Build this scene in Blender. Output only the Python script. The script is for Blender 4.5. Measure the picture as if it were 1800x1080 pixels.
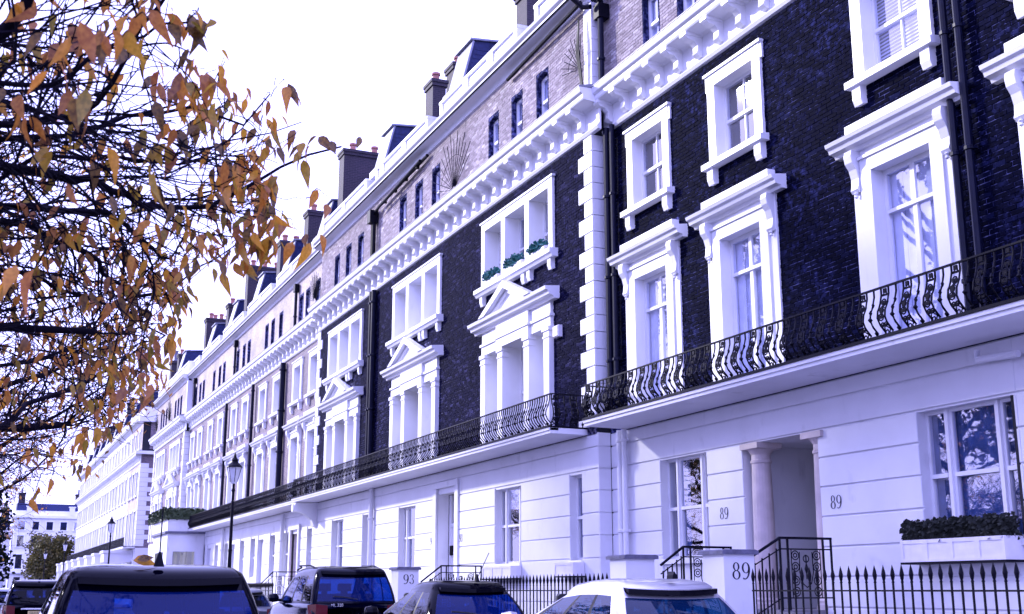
import bpy, math, random
import numpy as np
from mathutils import Vector
random.seed(7)
SC = bpy.context.scene
COL = SC.collection
for o in list(bpy.data.objects): bpy.data.objects.remove(o, do_unlink=True)

# ------------------------------------------------------------------ camera
EZ = 1.40                                   # eye height; street runs along -X, house fronts face -Y
FPX, PITCH, YAW = 2100.0, math.atan(498/2100.0), math.radians(23.98)
cam = bpy.data.cameras.new('camera'); camo = bpy.data.objects.new('camera', cam); COL.objects.link(camo)
camo.location = (0, 0, EZ)
camo.rotation_euler = (math.pi/2 + PITCH, 0, math.pi/2 - YAW)
cam.sensor_width = 36.0; cam.lens = 36.0*FPX/1800.0
cam.clip_start = 0.1; cam.clip_end = 3000
cam.dof.use_dof = True; cam.dof.focus_distance = 20.0; cam.dof.aperture_fstop = 5.6
SC.camera = camo

# ------------------------------------------------------------------ world, sun, exposure
SUN_EL, SUN_AZ = math.radians(24), Vector((-0.80, -0.60, 0)).normalized()
w = bpy.data.worlds.new('World'); SC.world = w; w.use_nodes = True
nt = w.node_tree; nt.nodes.clear()
sky = nt.nodes.new('ShaderNodeTexSky'); sky.sky_type = 'NISHITA'; sky.sun_disc = False
sky.sun_elevation = SUN_EL; sky.sun_rotation = math.atan2(SUN_AZ.x, SUN_AZ.y)
sky.air_density = 1.0; sky.dust_density = 3.0; sky.ozone_density = 2.0
mx = nt.nodes.new('ShaderNodeMix'); mx.data_type = 'RGBA'; mx.inputs[0].default_value = 0.88   # thin bright overcast veil over the blue sky
mx.inputs[7].default_value = (11.9, 12.0, 29.0, 1)
bg = nt.nodes.new('ShaderNodeBackground'); bg.inputs[1].default_value = 0.10
ow = nt.nodes.new('ShaderNodeOutputWorld')
nt.links.new(sky.outputs[0], mx.inputs[6]); nt.links.new(mx.outputs[2], bg.inputs[0]); nt.links.new(bg.outputs[0], ow.inputs[0])
sl = bpy.data.lights.new('sun', 'SUN'); sl.energy = 3.2; sl.angle = math.radians(3); sl.color = (0.98, 0.95, 0.95)
so = bpy.data.objects.new('sun', sl); COL.objects.link(so)
sd = Vector((SUN_AZ.x*math.cos(SUN_EL), SUN_AZ.y*math.cos(SUN_EL), math.sin(SUN_EL)))
so.rotation_euler = sd.to_track_quat('Z', 'Y').to_euler(); so.location = sd*60
SC.view_settings.view_transform = 'Standard'; SC.view_settings.look = 'None'
SC.view_settings.exposure = 0.75; SC.view_settings.gamma = 1.0; SC.view_settings.use_curve_mapping = False
SC.render.engine = 'CYCLES'

# ------------------------------------------------------------------ materials
MAT = {}
def nodes(name):
    m = bpy.data.materials.new(name); m.use_nodes = True; t = m.node_tree
    b = t.nodes['Principled BSDF']; MAT[name] = m
    return m, t, b
def N(t, kind, **kw):
    n = t.nodes.new(kind)
    for k, v in kw.items():
        if k.startswith('i_'): n.inputs[k[2:].replace('_', ' ')].default_value = v
        else: setattr(n, k, v)
    return n
def ramp(t, fac, stops, interp='LINEAR'):
    r = N(t, 'ShaderNodeValToRGB'); e = r.color_ramp.elements; r.color_ramp.interpolation = interp
    while len(e) < len(stops): e.new(0.5)
    for k, (p, c) in enumerate(stops): e[k].position = p; e[k].color = (*c, 1)
    t.links.new(fac, r.inputs[0]); return r.outputs[0]
def mul(c, k): return tuple(min(1, x*k) for x in c)
def rnd(t):
    """one random value per loose piece, also different for each object"""
    g = N(t, 'ShaderNodeNewGeometry'); o = N(t, 'ShaderNodeObjectInfo')
    a = N(t, 'ShaderNodeMath', operation='ADD'); f = N(t, 'ShaderNodeMath', operation='FRACT')
    t.links.new(g.outputs['Random Per Island'], a.inputs[0]); t.links.new(o.outputs['Random'], a.inputs[1])
    t.links.new(a.outputs[0], f.inputs[0]); return f.outputs[0]
def noise(t, scale, detail=4, vec=None, stretch=None):
    g = N(t, 'ShaderNodeNewGeometry'); n = N(t, 'ShaderNodeTexNoise'); n.inputs['Scale'].default_value = scale; n.inputs['Detail'].default_value = detail
    if stretch:
        m = N(t, 'ShaderNodeMapping'); m.inputs['Scale'].default_value = stretch
        t.links.new(g.outputs['Position'], m.inputs[0]); t.links.new(m.outputs[0], n.inputs['Vector'])
    else: t.links.new(g.outputs['Position'], n.inputs['Vector'])
    return n.outputs[0]
def mixc(t, fac, a, b, mode='MIX'):
    m = N(t, 'ShaderNodeMix', data_type='RGBA', blend_type=mode)
    for i, v in ((0, fac), (6, a), (7, b)):
        if isinstance(v, (int, float)): m.inputs[i].default_value = v
        elif isinstance(v, tuple): m.inputs[i].default_value = (*v, 1)
        else: t.links.new(v, m.inputs[i])
    return m.outputs[2]
def bump(t, b, h, strength, dist=0.01):
    n = N(t, 'ShaderNodeBump'); n.inputs['Strength'].default_value = strength; n.inputs['Distance'].default_value = dist
    t.links.new(h, n.inputs['Height']); t.links.new(n.outputs[0], b.inputs['Normal'])
def plain(name, col, rough=.6, var=.18, scale=4, bmp=.15, bscale=60, metal=0, spec=.5, coat=0):
    m, t, b = nodes(name)
    c = ramp(t, noise(t, scale, 6), [(.3, mul(col, 1-var)), (.7, mul(col, 1+var))])
    t.links.new(c, b.inputs['Base Color']); b.inputs['Roughness'].default_value = rough; b.inputs['Metallic'].default_value = metal
    b.inputs['Specular IOR Level'].default_value = spec; b.inputs['Coat Weight'].default_value = coat; b.inputs['Coat Roughness'].default_value = .05
    if bmp: bump(t, b, noise(t, bscale, 3), bmp, .004)
    return m
def stucco(name, col, grime=.35, rough=.55):
    m, t, b = nodes(name)
    base = ramp(t, noise(t, .9, 6), [(.3, mul(col, .90)), (.7, mul(col, 1.04))])
    streak = ramp(t, noise(t, 1, 6, stretch=(5, 5, .55)), [(.52, (0, 0, 0)), (.78, (1, 1, 1))])
    spots = ramp(t, noise(t, 2.1, 8), [(.55, (0, 0, 0)), (.8, (1, 1, 1))])
    g = mixc(t, 1.0, streak, spots, 'MULTIPLY')
    g2 = N(t, 'ShaderNodeMath', operation='MULTIPLY'); t.links.new(g, g2.inputs[0]); g2.inputs[1].default_value = grime*2.2
    t.links.new(mixc(t, g2.outputs[0], base, mul(col, .55)), b.inputs['Base Color'])
    b.inputs['Roughness'].default_value = rough
    bump(t, b, noise(t, 14, 6), .12, .01)
    return m
def brick_piece(name, dark, mid, light, rough=.42, spec=.5, soot=.6, bloom=None):
    m, t, b = nodes(name)
    r = rnd(t)
    c = ramp(t, r, [(0, dark), (.45, mid), (.8, mul(mid, 1.3)), (.97, light), (1, mul(light, 1.5))])
    patch = ramp(t, noise(t, .55, 5), [(.35, (1-soot,)*3), (.7, (1.25,)*3)])
    c = mixc(t, 1.0, c, patch, 'MULTIPLY')
    c = mixc(t, .5, c, ramp(t, noise(t, 45, 4), [(.3, mul(mid, .5)), (.75, mul(mid, 1.7))]))
    if bloom:      # salt bloom and worn patches
        f1 = ramp(t, noise(t, 9, 8), [(.52, (0,)*3), (.72, (1,)*3)]); f2 = ramp(t, noise(t, .8, 4), [(.42, (0,)*3), (.66, (1,)*3)])
        c = mixc(t, mixc(t, 1.0, f1, f2, 'MULTIPLY'), c, bloom)
    t.links.new(c, b.inputs['Base Color']); b.inputs['Roughness'].default_value = rough; b.inputs['Specular IOR Level'].default_value = spec
    bump(t, b, noise(t, 70, 5), .6, .006)
    return m
def brick_flat(name, c1, c2, mortar, bw=.225, bh=.075, plane='xz', rough=.75):
    m, t, b = nodes(name)
    g = N(t, 'ShaderNodeNewGeometry'); s = N(t, 'ShaderNodeSeparateXYZ'); cb = N(t, 'ShaderNodeCombineXYZ')
    t.links.new(g.outputs['Position'], s.inputs[0])
    a = N(t, 'ShaderNodeMath', operation='ADD'); t.links.new(s.outputs[0], a.inputs[0]); t.links.new(s.outputs[1], a.inputs[1])
    t.links.new(a.outputs[0], cb.inputs[0]); t.links.new(s.outputs[2], cb.inputs[1])
    k = N(t, 'ShaderNodeTexBrick'); t.links.new(cb.outputs[0], k.inputs['Vector'])
    for n_, v in (('Scale', 1), ('Brick Width', bw), ('Row Height', bh), ('Mortar Size', .007), ('Mortar Smooth', .2), ('Bias', 0)): k.inputs[n_].default_value = v
    for n_, v in (('Color1', c1), ('Color2', c2), ('Mortar', mortar)): k.inputs[n_].default_value = (*v, 1)
    c = mixc(t, 1.0, k.outputs[0], ramp(t, noise(t, .7, 6), [(.3, (.65,)*3), (.7, (1.2,)*3)]), 'MULTIPLY')
    t.links.new(c, b.inputs['Base Color']); b.inputs['Roughness'].default_value = rough
    inv = N(t, 'ShaderNodeMath', operation='SUBTRACT'); inv.inputs[0].default_value = 1; t.links.new(k.outputs[1], inv.inputs[1])
    bump(t, b, inv.outputs[0], .7, .012)
    return m
def mortar(name, dark, light):
    m, t, b = nodes(name)
    f1 = ramp(t, noise(t, 11, 8), [(.44, (0,)*3), (.66, (1,)*3)]); f2 = ramp(t, noise(t, 1.1, 4), [(.32, (.15,)*3), (.62, (1,)*3)])
    t.links.new(mixc(t, mixc(t, 1.0, f1, f2, 'MULTIPLY'), dark, light), b.inputs['Base Color']); b.inputs['Roughness'].default_value = .9; b.inputs['Specular IOR Level'].default_value = .05
def glass(name, tint=(.9, .92, 1.0), ior=2.7, wob=.012, film=None):
    m, t, b = nodes(name); t.nodes.remove(b)
    fr = N(t, 'ShaderNodeFresnel'); fr.inputs[0].default_value = ior
    tr = N(t, 'ShaderNodeBsdfTransparent'); tr.inputs[0].default_value = (*tint, 1)
    gl = N(t, 'ShaderNodeBsdfGlossy'); gl.inputs['Roughness'].default_value = .015; gl.inputs['Color'].default_value = (.95, .95, 1, 1)
    ms = N(t, 'ShaderNodeMixShader'); out = t.nodes['Material Output']
    bp = N(t, 'ShaderNodeBump'); bp.inputs['Strength'].default_value = wob; bp.inputs['Distance'].default_value = .05
    t.links.new(noise(t, 2.2, 2), bp.inputs['Height'])
    for n_ in (fr, gl): t.links.new(bp.outputs[0], n_.inputs['Normal'])
    gg = N(t, 'ShaderNodeNewGeometry'); fm = N(t, 'ShaderNodeMath', operation='SUBTRACT', use_clamp=True); t.links.new(fr.outputs[0], fm.inputs[0]); t.links.new(gg.outputs['Backfacing'], fm.inputs[1])
    base = tr.outputs[0]
    if film:       # blue tinted film on car glass
        df = N(t, 'ShaderNodeBsdfDiffuse'); df.inputs[0].default_value = (*film, 1); mf = N(t, 'ShaderNodeMixShader'); mf.inputs[0].default_value = .5
        t.links.new(base, mf.inputs[1]); t.links.new(df.outputs[0], mf.inputs[2]); base = mf.outputs[0]
    t.links.new(fm.outputs[0], ms.inputs[0]); t.links.new(base, ms.inputs[1]); t.links.new(gl.outputs[0], ms.inputs[2])
    t.links.new(ms.outputs[0], out.inputs[0]); return m
def leaf_mat(name, stops, trans=.5, fleck=((.10, .05, .02), (.75, .42, .08))):
    m, t, b = nodes(name); t.nodes.remove(b)
    c = ramp(t, rnd(t), stops)
    c = mixc(t, .35, c, ramp(t, noise(t, 60, 3), [(.35, fleck[0]), (.65, fleck[1])]))
    d = N(t, 'ShaderNodeBsdfDiffuse'); s = N(t, 'ShaderNodeBsdfTranslucent'); g = N(t, 'ShaderNodeBsdfGlossy'); g.inputs['Roughness'].default_value = .45
    g.inputs['Color'].default_value = (.5, .5, .5, 1)
    m1 = N(t, 'ShaderNodeMixShader'); m1.inputs[0].default_value = trans; m2 = N(t, 'ShaderNodeMixShader'); m2.inputs[0].default_value = .05
    t.links.new(c, d.inputs[0]); t.links.new(c, s.inputs[0]); t.links.new(d.outputs[0], m1.inputs[1]); t.links.new(s.outputs[0], m1.inputs[2])
    t.links.new(m1.outputs[0], m2.inputs[1]); t.links.new(g.outputs[0], m2.inputs[2]); t.links.new(m2.outputs[0], t.nodes['Material Output'].inputs[0])
    return m

stucco('stucco', (.72, .72, .78), .6)
stucco('white_paint', (.78, .78, .83), .28, .4)
stucco('old_stucco', (.74, .73, .77), .8)
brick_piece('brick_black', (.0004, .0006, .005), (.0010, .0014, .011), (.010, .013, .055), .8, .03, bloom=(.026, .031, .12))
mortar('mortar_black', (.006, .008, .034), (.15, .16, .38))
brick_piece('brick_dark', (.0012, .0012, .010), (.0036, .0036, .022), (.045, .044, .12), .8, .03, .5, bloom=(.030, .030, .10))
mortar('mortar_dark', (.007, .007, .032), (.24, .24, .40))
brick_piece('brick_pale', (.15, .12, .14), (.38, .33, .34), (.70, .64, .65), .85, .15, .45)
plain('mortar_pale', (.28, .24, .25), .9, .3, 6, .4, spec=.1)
brick_flat('brick_stock', (.20, .15, .18), (.11, .08, .12), (.34, .28, .31))
brick_flat('brick_stock_pale', (.48, .41, .41), (.36, .30, .31), (.55, .49, .48))
brick_flat('brick_chimney', (.020, .012, .022), (.009, .006, .016), (.06, .04, .06))
plain('iron_black', (.003, .003, .009), .5, .3, 8, .3, 120, 0, .10)
plain('iron_pipe', (.004, .005, .020), .4, .3, 8, .2, 120, 0, .14)
plain('lead', (.22, .23, .30), .5, .2, 5, .2)
plain('slate', (.015, .022, .085), .5, .35, 9, .5, 30, spec=.2)
plain('stone_cap', (.11, .11, .17), .7, .3, 9, .4)
plain('stone_warm', (.52, .45, .45), .6, .15, 3, .2)
plain('stone_step', (.20, .19, .21), .7, .2, 5, .3)
plain('asphalt', (.05, .05, .055), .85, .25, 8, .5, 150)
plain('paving', (.16, .155, .16), .8, .2, 1.5, .3)
plain('kerb_stone', (.26, .25, .26), .75, .2, 3, .3)
plain('soil', (.05, .055, .03), .95, .4, 1.5, .6, 30)
plain('marking', (.75, .74, .70), .7, .15, 6, .2)
plain('room', (.012, .013, .022), .9, .3, 2, 0)  # near-black colour stands in for the darkness of unlit rooms
plain('curtain_net', (.80, .80, .86), .9, .12, 5, 0)
plain('curtain_blue', (.09, .15, .30), .9, .25, 5, 0)
plain('interior_dark', (.05, .06, .11), .9, .25, 5, 0)  # backing sheet behind far panes, unlit interior painted as dark colour
plain('blind', (.80, .78, .84), .7, .06, 5, 0)
plain('door_paint', (.74, .74, .82), .35, .05, 5, .1)
plain('door_pink', (.55, .34, .28), .5, .12, 5, .1)
plain('terracotta', (.36, .15, .12), .8, .2, 8, .3)
plain('hedge_leaf', (.035, .06, .022), .6, .6, 25, 0)
plain('hedge_dark', (.008, .012, .008), .8, .5, 25, 0)
plain('teal_leaf', (.01, .12, .11), .5, .6, 30, 0)
plain('bark', (.006, .0045, .011), .85, .4, 12, .8, 40, spec=.08)
plain('box_white', (.72, .70, .76), .5, .08, 5, .1)
plain('black_ink', (.012, .012, .02), .5, .1, 5, 0)
plain('lamp_glass', (.62, .63, .72), .15, .08, 6, 0, spec=.8)
glass('window_glass'); glass('window_glass_dark', (.55, .6, .75))
def paint(name, col, metal=0, rough=.3, coat=1, spec=.4):
    m, t, b = nodes(name)
    b.inputs['Base Color'].default_value = (*col, 1); b.inputs['Metallic'].default_value = metal
    b.inputs['Coat Weight'].default_value = coat; b.inputs['Coat Roughness'].default_value = .03; b.inputs['Specular IOR Level'].default_value = spec
    r = ramp(t, noise(t, 1.5, 3), [(.3, (rough*.85,)*3), (.7, (rough*1.15,)*3)]); t.links.new(r, b.inputs['Roughness'])
paint('car_black', (.0008, .0008, .005), 0, .08, .04, .06); paint('car_navy', (.001, .0015, .010), 0, .08, .05, .08); paint('car_silver', (.62, .61, .68), .75, .32)
paint('car_grey', (.18, .19, .24), .6, .35); paint('car_blue', (.02, .05, .22), .3, .3)
glass('car_glass', (.12, .18, .40), 1.22, .004); glass('car_glass_blue', (.05, .22, .70), 1.25, .004, (.0015, .015, .14)); glass('car_glass_teal', (.16, .42, .62), 1.4, .004, (.002, .02, .08))
paint('rubber', (.008, .008, .010), 0, .6, 0); paint('chrome', (.75, .75, .8), 1, .12, 0); paint('tail_red', (.10, .004, .01), 0, .15, .5, .2)
paint('plate_yellow', (.62, .50, .22), 0, .4, 0); paint('alloy', (.5, .5, .55), 1, .3, 0)
leaf_mat('leaf_autumn', [(0, (.05, .03, .02)), (.15, (.12, .07, .03)), (.3, (.40, .13, .06)), (.5, (.70, .24, .03)), (.7, (.90, .40, .025)), (.82, (.60, .36, .03)), (1, (.18, .17, .02))], .62, ((.07, .035, .015), (.60, .33, .06)))
leaf_mat('leaf_far', [(0, (.06, .04, .03)), (.3, (.22, .10, .04)), (.6, (.70, .28, .05)), (1, (.90, .45, .06))], .6)
leaf_mat('leaf_olive', [(0, (.03, .035, .012)), (.5, (.09, .085, .03)), (.8, (.20, .15, .05)), (1, (.26, .22, .05))], .3, ((.02, .02, .012), (.16, .15, .06)))
leaf_mat('leaf_evergreen', [(0, (.004, .008, .008)), (.6, (.010, .018, .014)), (1, (.03, .045, .03))], .15, ((.003, .006, .006), (.02, .03, .02)))

# ------------------------------------------------------------------ mesh helpers
ORG = {}
class MB:
    def __init__(s): s.v = []; s.f = []
    def add(s, vs, fs):
        k = len(s.v); s.v += [tuple(p) for p in vs]; s.f += [tuple(i+k for i in f) for f in fs]; return s
    def box(s, x0, x1, y0, y1, z0, z1):
        return s.add([(x0, y0, z0), (x1, y0, z0), (x1, y1, z0), (x0, y1, z0), (x0, y0, z1), (x1, y0, z1), (x1, y1, z1), (x0, y1, z1)],
                     [(0, 3, 2, 1), (4, 5, 6, 7), (0, 1, 5, 4), (1, 2, 6, 5), (2, 3, 7, 6), (3, 0, 4, 7)])
    def cham(s, x0, x1, y0, y1, z0, z1, c=.015):
        """box whose front (-y) edges are chamfered"""
        return s.add([(x0, y0+c, z0), (x1, y0+c, z0), (x1, y1, z0), (x0, y1, z0), (x0, y0+c, z1), (x1, y0+c, z1), (x1, y1, z1), (x0, y1, z1),
                      (x0+c, y0, z0+c), (x1-c, y0, z0+c), (x1-c, y0, z1-c), (x0+c, y0, z1-c)],
                     [(0, 3, 2, 1), (4, 5, 6, 7), (1, 2, 6, 5), (2, 3, 7, 6), (3, 0, 4, 7), (8, 9, 10, 11), (0, 1, 9, 8), (1, 5, 10, 9), (5, 4, 11, 10), (4, 0, 8, 11)])
    def quad(s, a, b, c, d): return s.add([a, b, c, d], [(0, 1, 2, 3)])
    def ext(s, pts, off):
        n = len(pts); q = [tuple(Vector(p)+Vector(off)) for p in pts]
        return s.add(list(pts)+q, [tuple(range(n))[::-1], tuple(range(n, 2*n))]+[(i, (i+1) % n, n+(i+1) % n, n+i) for i in range(n)])
    def px(s, prof, x0, x1): return s.ext([(x0, y, z) for y, z in prof], (x1-x0, 0, 0))      # (y,z) profile along X
    def py(s, prof, y0, y1): return s.ext([(x, y0, z) for x, z in prof], (0, y1-y0, 0))
    def pz(s, prof, z0, z1): return s.ext([(x, y, z0) for x, y in prof], (0, 0, z1-z0))
    def tube(s, pts, r, n=6, cap=True):
        pts = [Vector(p) for p in pts]; k = len(s.v); m = len(pts)
        rs = r if isinstance(r, (list, tuple)) else [r]*m
        up = Vector((0, 0, 1))
        for i, p in enumerate(pts):
            d = (pts[min(i+1, m-1)]-pts[max(i-1, 0)])
            d = d.normalized() if d.length > 1e-9 else Vector((0, 0, 1))
            a = d.cross(up if abs(d.z) < .95 else Vector((1, 0, 0))).normalized(); b = d.cross(a)
            for j in range(n):
                t = 2*math.pi*j/n; s.v.append(tuple(p+(a*math.cos(t)+b*math.sin(t))*rs[i]))
        for i in range(m-1):
            for j in range(n):
                s.f.append((k+i*n+j, k+i*n+(j+1) % n, k+(i+1)*n+(j+1) % n, k+(i+1)*n+j))
        if cap: s.f.append(tuple(k+j for j in range(n))[::-1]); s.f.append(tuple(k+(m-1)*n+j for j in range(n)))
        return s
    def lathe(s, c, prof, n=12, axis='z'):
        k = len(s.v); m = len(prof)
        for r, h in prof:
            for j in range(n):
                t = 2*math.pi*j/n; a, b = r*math.cos(t), r*math.sin(t)
                s.v.append((c[0]+a, c[1]+b, c[2]+h) if axis == 'z' else (c[0]+a, c[1]+h, c[2]+b))
        for i in range(m-1):
            for j in range(n): s.f.append((k+i*n+j, k+i*n+(j+1) % n, k+(i+1)*n+(j+1) % n, k+(i+1)*n+j))
        s.f.append(tuple(k+j for j in range(n))[::-1]); s.f.append(tuple(k+(m-1)*n+j for j in range(n)))
        return s
    def mesh(s, name, mat, o=(0, 0, 0), smooth=False):
        me = bpy.data.meshes.new(name)
        v = np.array(s.v, dtype=float).reshape(-1, 3)-np.array(o)
        me.from_pydata(v.tolist(), [], s.f); me.materials.append(MAT[mat])
        if smooth: me.polygons.foreach_set('use_smooth', [True]*len(me.polygons))
        return me
    def build(s, name, mat, parent=None, loc=None, smooth=False, label=None, kind=None):
        o = ORG[parent] if parent else Vector(loc or (0, 0, 0))
        ob = bpy.data.objects.new(name, s.mesh(name, mat, o, smooth)); COL.objects.link(ob)
        if parent: ob.parent = parent
        else: ob.location = o
        ORG[ob] = o
        if label: ob['label'] = label
        if kind: ob['kind'] = kind
        return ob
def thing(name, label, cat, loc, group=None):
    e = bpy.data.objects.new(name, None); COL.objects.link(e); e.location = loc; ORG[e] = Vector(loc); e.empty_display_size = .3
    return tag(e, label, cat, group)
def tag(o, label, cat, group=None):
    o['label'] = label; o['category'] = cat
    if group: o['group'] = group
    return o
def inst(name, me, parent, loc, rz=0, scale=None, rot=None):
    ob = bpy.data.objects.new(name, me); COL.objects.link(ob)
    ob.parent = parent; ob.location = Vector(loc)-(ORG[parent] if parent else Vector((0, 0, 0)))
    ob.rotation_euler = rot or (0, 0, rz)
    if scale: ob.scale = scale
    ORG[ob] = Vector(loc); return ob
def free(x0, x1, za, zb, ops):
    """x intervals of a course not covered by openings (xa, xb, za, zb)"""
    iv = [(x0, x1)]
    for a, b, c, d in ops:
        if d <= za+.001 or c >= zb-.001: continue
        nx = []
        for p, q in iv:
            if b <= p or a >= q: nx.append((p, q)); continue
            if a > p: nx.append((p, a))
            if b < q: nx.append((b, q))
        iv = nx
    return iv
def slab(mb, x0, x1, z0, z1, y, depth, ops):
    """wall sheet with openings and their reveals"""
    zs = sorted({z0, z1, *[min(max(v, z0), z1) for o in ops for v in o[2:]]})
    for za, zb in zip(zs, zs[1:]):
        for p, q in free(x0, x1, za, zb, ops): mb.quad((p, y, za), (q, y, za), (q, y, zb), (p, y, zb))
    for a, b, c, d in ops:
        c = max(c, z0); d = min(d, z1); y2 = y+depth
        mb.quad((a, y, c), (a, y2, c), (a, y2, d), (a, y, d)); mb.quad((b, y2, c), (b, y, c), (b, y, d), (b, y2, d))
        mb.quad((a, y, d), (a, y2, d), (b, y2, d), (b, y, d)); mb.quad((a, y2, c), (a, y, c), (b, y, c), (b, y2, c))
CAM = np.array([0, 0, EZ])
BRICK_ME = {}
def bricks(root, wallpart, x0, x1, z0, z1, D, ops, mat, singles=0, proud=.009, seed=1):
    R = random.Random(seed); L, H, J = .211, .061, .014
    out = []; row = 0; z = z0
    while z+H <= z1+.001:
        for p, q in free(x0, x1, z, z+H, ops):
            x = p+(.004 if row % 2 else -.11)
            while x < q-.02:
                a, b = max(x, p+.003), min(x+L, q-.003)
                if b-a > .03: out.append((a, b, z, z+H))
                x += L+J
        z += H+J; row += 1
    full = sorted([k for k, t in enumerate(out) if t[1]-t[0] > L-.001], key=lambda k: out[k][0]**2+D*D+(out[k][2]-EZ)**2)
    pick = set(full[:singles])
    mb = MB()
    for k, (a, b, c, d) in enumerate(out):
        if k in pick: continue
        y = D-proud-R.uniform(-.004, .006); j = R.uniform(-.003, .003)
        mb.add([(a, y, c+j), (b, y, c+j), (b, y, d+j), (a, y, d+j), (a, D+.004, c), (b, D+.004, c), (b, D+.004, d), (a, D+.004, d)],
               [(0, 1, 2, 3), (4, 5, 1, 0), (5, 6, 2, 1), (6, 7, 3, 2), (7, 4, 0, 3)])
    mb.build('brickwork', mat, wallpart, kind='stuff')
    if singles:
        if mat not in BRICK_ME: BRICK_ME[mat] = MB().cham(-L/2, L/2, -proud, .004, 0, H, .003).mesh('brick', mat)
        for k in pick:
            a, b, c, d = out[k]
            inst('brick', BRICK_ME[mat], wallpart, ((a+b)/2, D-R.uniform(-.004, .006), c+R.uniform(-.003, .003)))
def ray(px, py, dist):
    """point at a distance along the sight line through a photograph pixel"""
    cp, sp, ca, sa = math.cos(PITCH), math.sin(PITCH), math.cos(YAW), math.sin(YAW)
    f = Vector((-ca*cp, sa*cp, sp)); r = Vector((sa, ca, 0)); u = r.cross(f)
    d = (f*FPX+r*(px-900)+u*(540-py)).normalized()
    return Vector((0, 0, EZ))+d*dist

# ------------------------------------------------------------------ ground, road, pavements
def sheet(name, x0, x1, y0, y1, z, mat, kind='structure'):
    o = MB().quad((x0, y0, z), (x1, y0, z), (x1, y1, z), (x0, y1, z)).build(name, mat); o['kind'] = kind; return o
sheet('ground', -900, 300, -500, 500, -.06, 'soil')
sheet('road', -215, 60, .25, 8.0, 0, 'asphalt')
sheet('cross_road', -101, -93, 8.004, 120, .004, 'asphalt')
def pavement(name, x0, x1, y0, y1, joints=True):
    o = MB().box(x0, x1, y0, y1, -.05, .12).build(name, 'paving'); o['kind'] = 'structure'
    k = MB().box(x0, x1, (y0-.14 if y0 > 4 else y1+.002), (y0-.002 if y0 > 4 else y1+.14), -.05, .125).build('kerb', 'kerb_stone', o); return o
pavement('pavement', -93, 60, 8.15, 9.85); pavement('pavement', -215, -101, 8.15, 12.0); pavement('pavement', -215, 60, -2.6, .10)
sheet('basement_area', -93, 60, 9.86, 12.4, -.03, 'stone_step')
sheet('road_marking', -215, 60, 7.55, 7.65, .004, 'marking')

# ------------------------------------------------------------------ house pieces
ZB, ZC = 4.80, 11.44
COURSES = [.12, .67, 1.14, 1.60, 2.06, 2.53, 2.995, 3.46, 3.92, 4.385, 4.665]
def pleats(mb, x0, x1, y, z0, z1, n, amp=.03):
    pts = [(x0+(x1-x0)*i/n, y+amp*math.sin(i*2.1)+random.uniform(-.01, .01)) for i in range(n+1)]
    for (a, b), (c, d) in zip(pts, pts[1:]): mb.quad((a, b, z0), (c, d, z0), (c, d, z1), (a, b, z1))
def sash(root, x0, x1, z0, z1, y, kind='net', bars=1, mid=.5, fw=.06, transom=None, pane='window_glass'):
    f = MB(); d = .07
    zm = z0+(z1-z0)*mid if transom is None else transom
    f.box(x0, x0+fw, y, y+d, z0, z1).box(x1-fw, x1, y, y+d, z0, z1).box(x0+fw, x1-fw, y+.001, y+d, z1-fw, z1).box(x0+fw, x1-fw, y+.001, y+d, z0, z0+fw*1.3)
    f.box(x0+fw, x1-fw, y-.02, y+d, zm-.03, zm+.03)
    xs = [x0+fw]+[x0+(x1-x0)*(k+1)/(bars+1) for k in range(bars)]+[x1-fw]
    bw = .014 if transom is None else .045
    for x in xs[1:-1]: f.box(x-bw, x+bw, y+.004, y+d-.01, zm+.03, z1-fw).box(x-bw, x+bw, y+.012, y+d-.002, z0+fw*1.3, zm-.03)
    w = f.build('window', 'white_paint', root)
    for lo, hi, dy in ((z0+fw*1.3, zm-.03, .045), (zm+.03, z1-fw, .025)):
        for a, b in zip(xs, xs[1:]): MB().box(a, b, y+dy, y+dy+.006, lo, hi).build('pane', pane, w)
    c = MB(); yy = y+.11
    if kind == 'net': pleats(c, x0-.1, x1+.1, yy, z0-.1, z1+.1, 22); c.build('curtain', 'curtain_net', w)
    elif kind == 'sides':
        pleats(c, x0-.1, x0+(x1-x0)*.28, yy, z0-.1, z1+.1, 8); pleats(c, x1-(x1-x0)*.22, x1+.1, yy, z0-.1, z1+.1, 8); c.build('curtain', 'curtain_blue', w)
    elif kind == 'blue': pleats(c, x0-.1, x1+.1, yy, z0-.1, z1+.1, 26); c.build('curtain', 'curtain_blue', w)
    elif kind == 'blind':
        n = int((z1-z0)/.06)
        for i in range(n): zz = z0+(z1-z0)*i/n; c.quad((x0-.05, yy, zz), (x1+.05, yy, zz), (x1+.05, yy+.03, zz+.052), (x0-.05, yy+.03, zz+.052))
        c.build('blind', 'blind', w)
    elif kind == 'half': pleats(c, x0-.1, x1+.1, yy, z0+(z1-z0)*.72, z1+.1, 16); c.build('blind', 'blind', w)
    elif kind == 'shutter':
        for k in range(4):
            a = x0+(x1-x0)*k/4; c.box(a+.01, a+(x1-x0)/4-.01, yy, yy+.03, z0, z1)
            c.box(a+.07, a+(x1-x0)/4-.07, yy-.012, yy, z0+.15, zm-.1)
        c.build('shutter', 'curtain_net', w)
    return w
def bracket_small(mb, x, w, y, z0, z1, p):
    mb.px([(y, z0+.03), (y-p*.75, z0), (y-p, z0+.10), (y-p, z1), (y, z1)], x-w/2, x+w/2)
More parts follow.
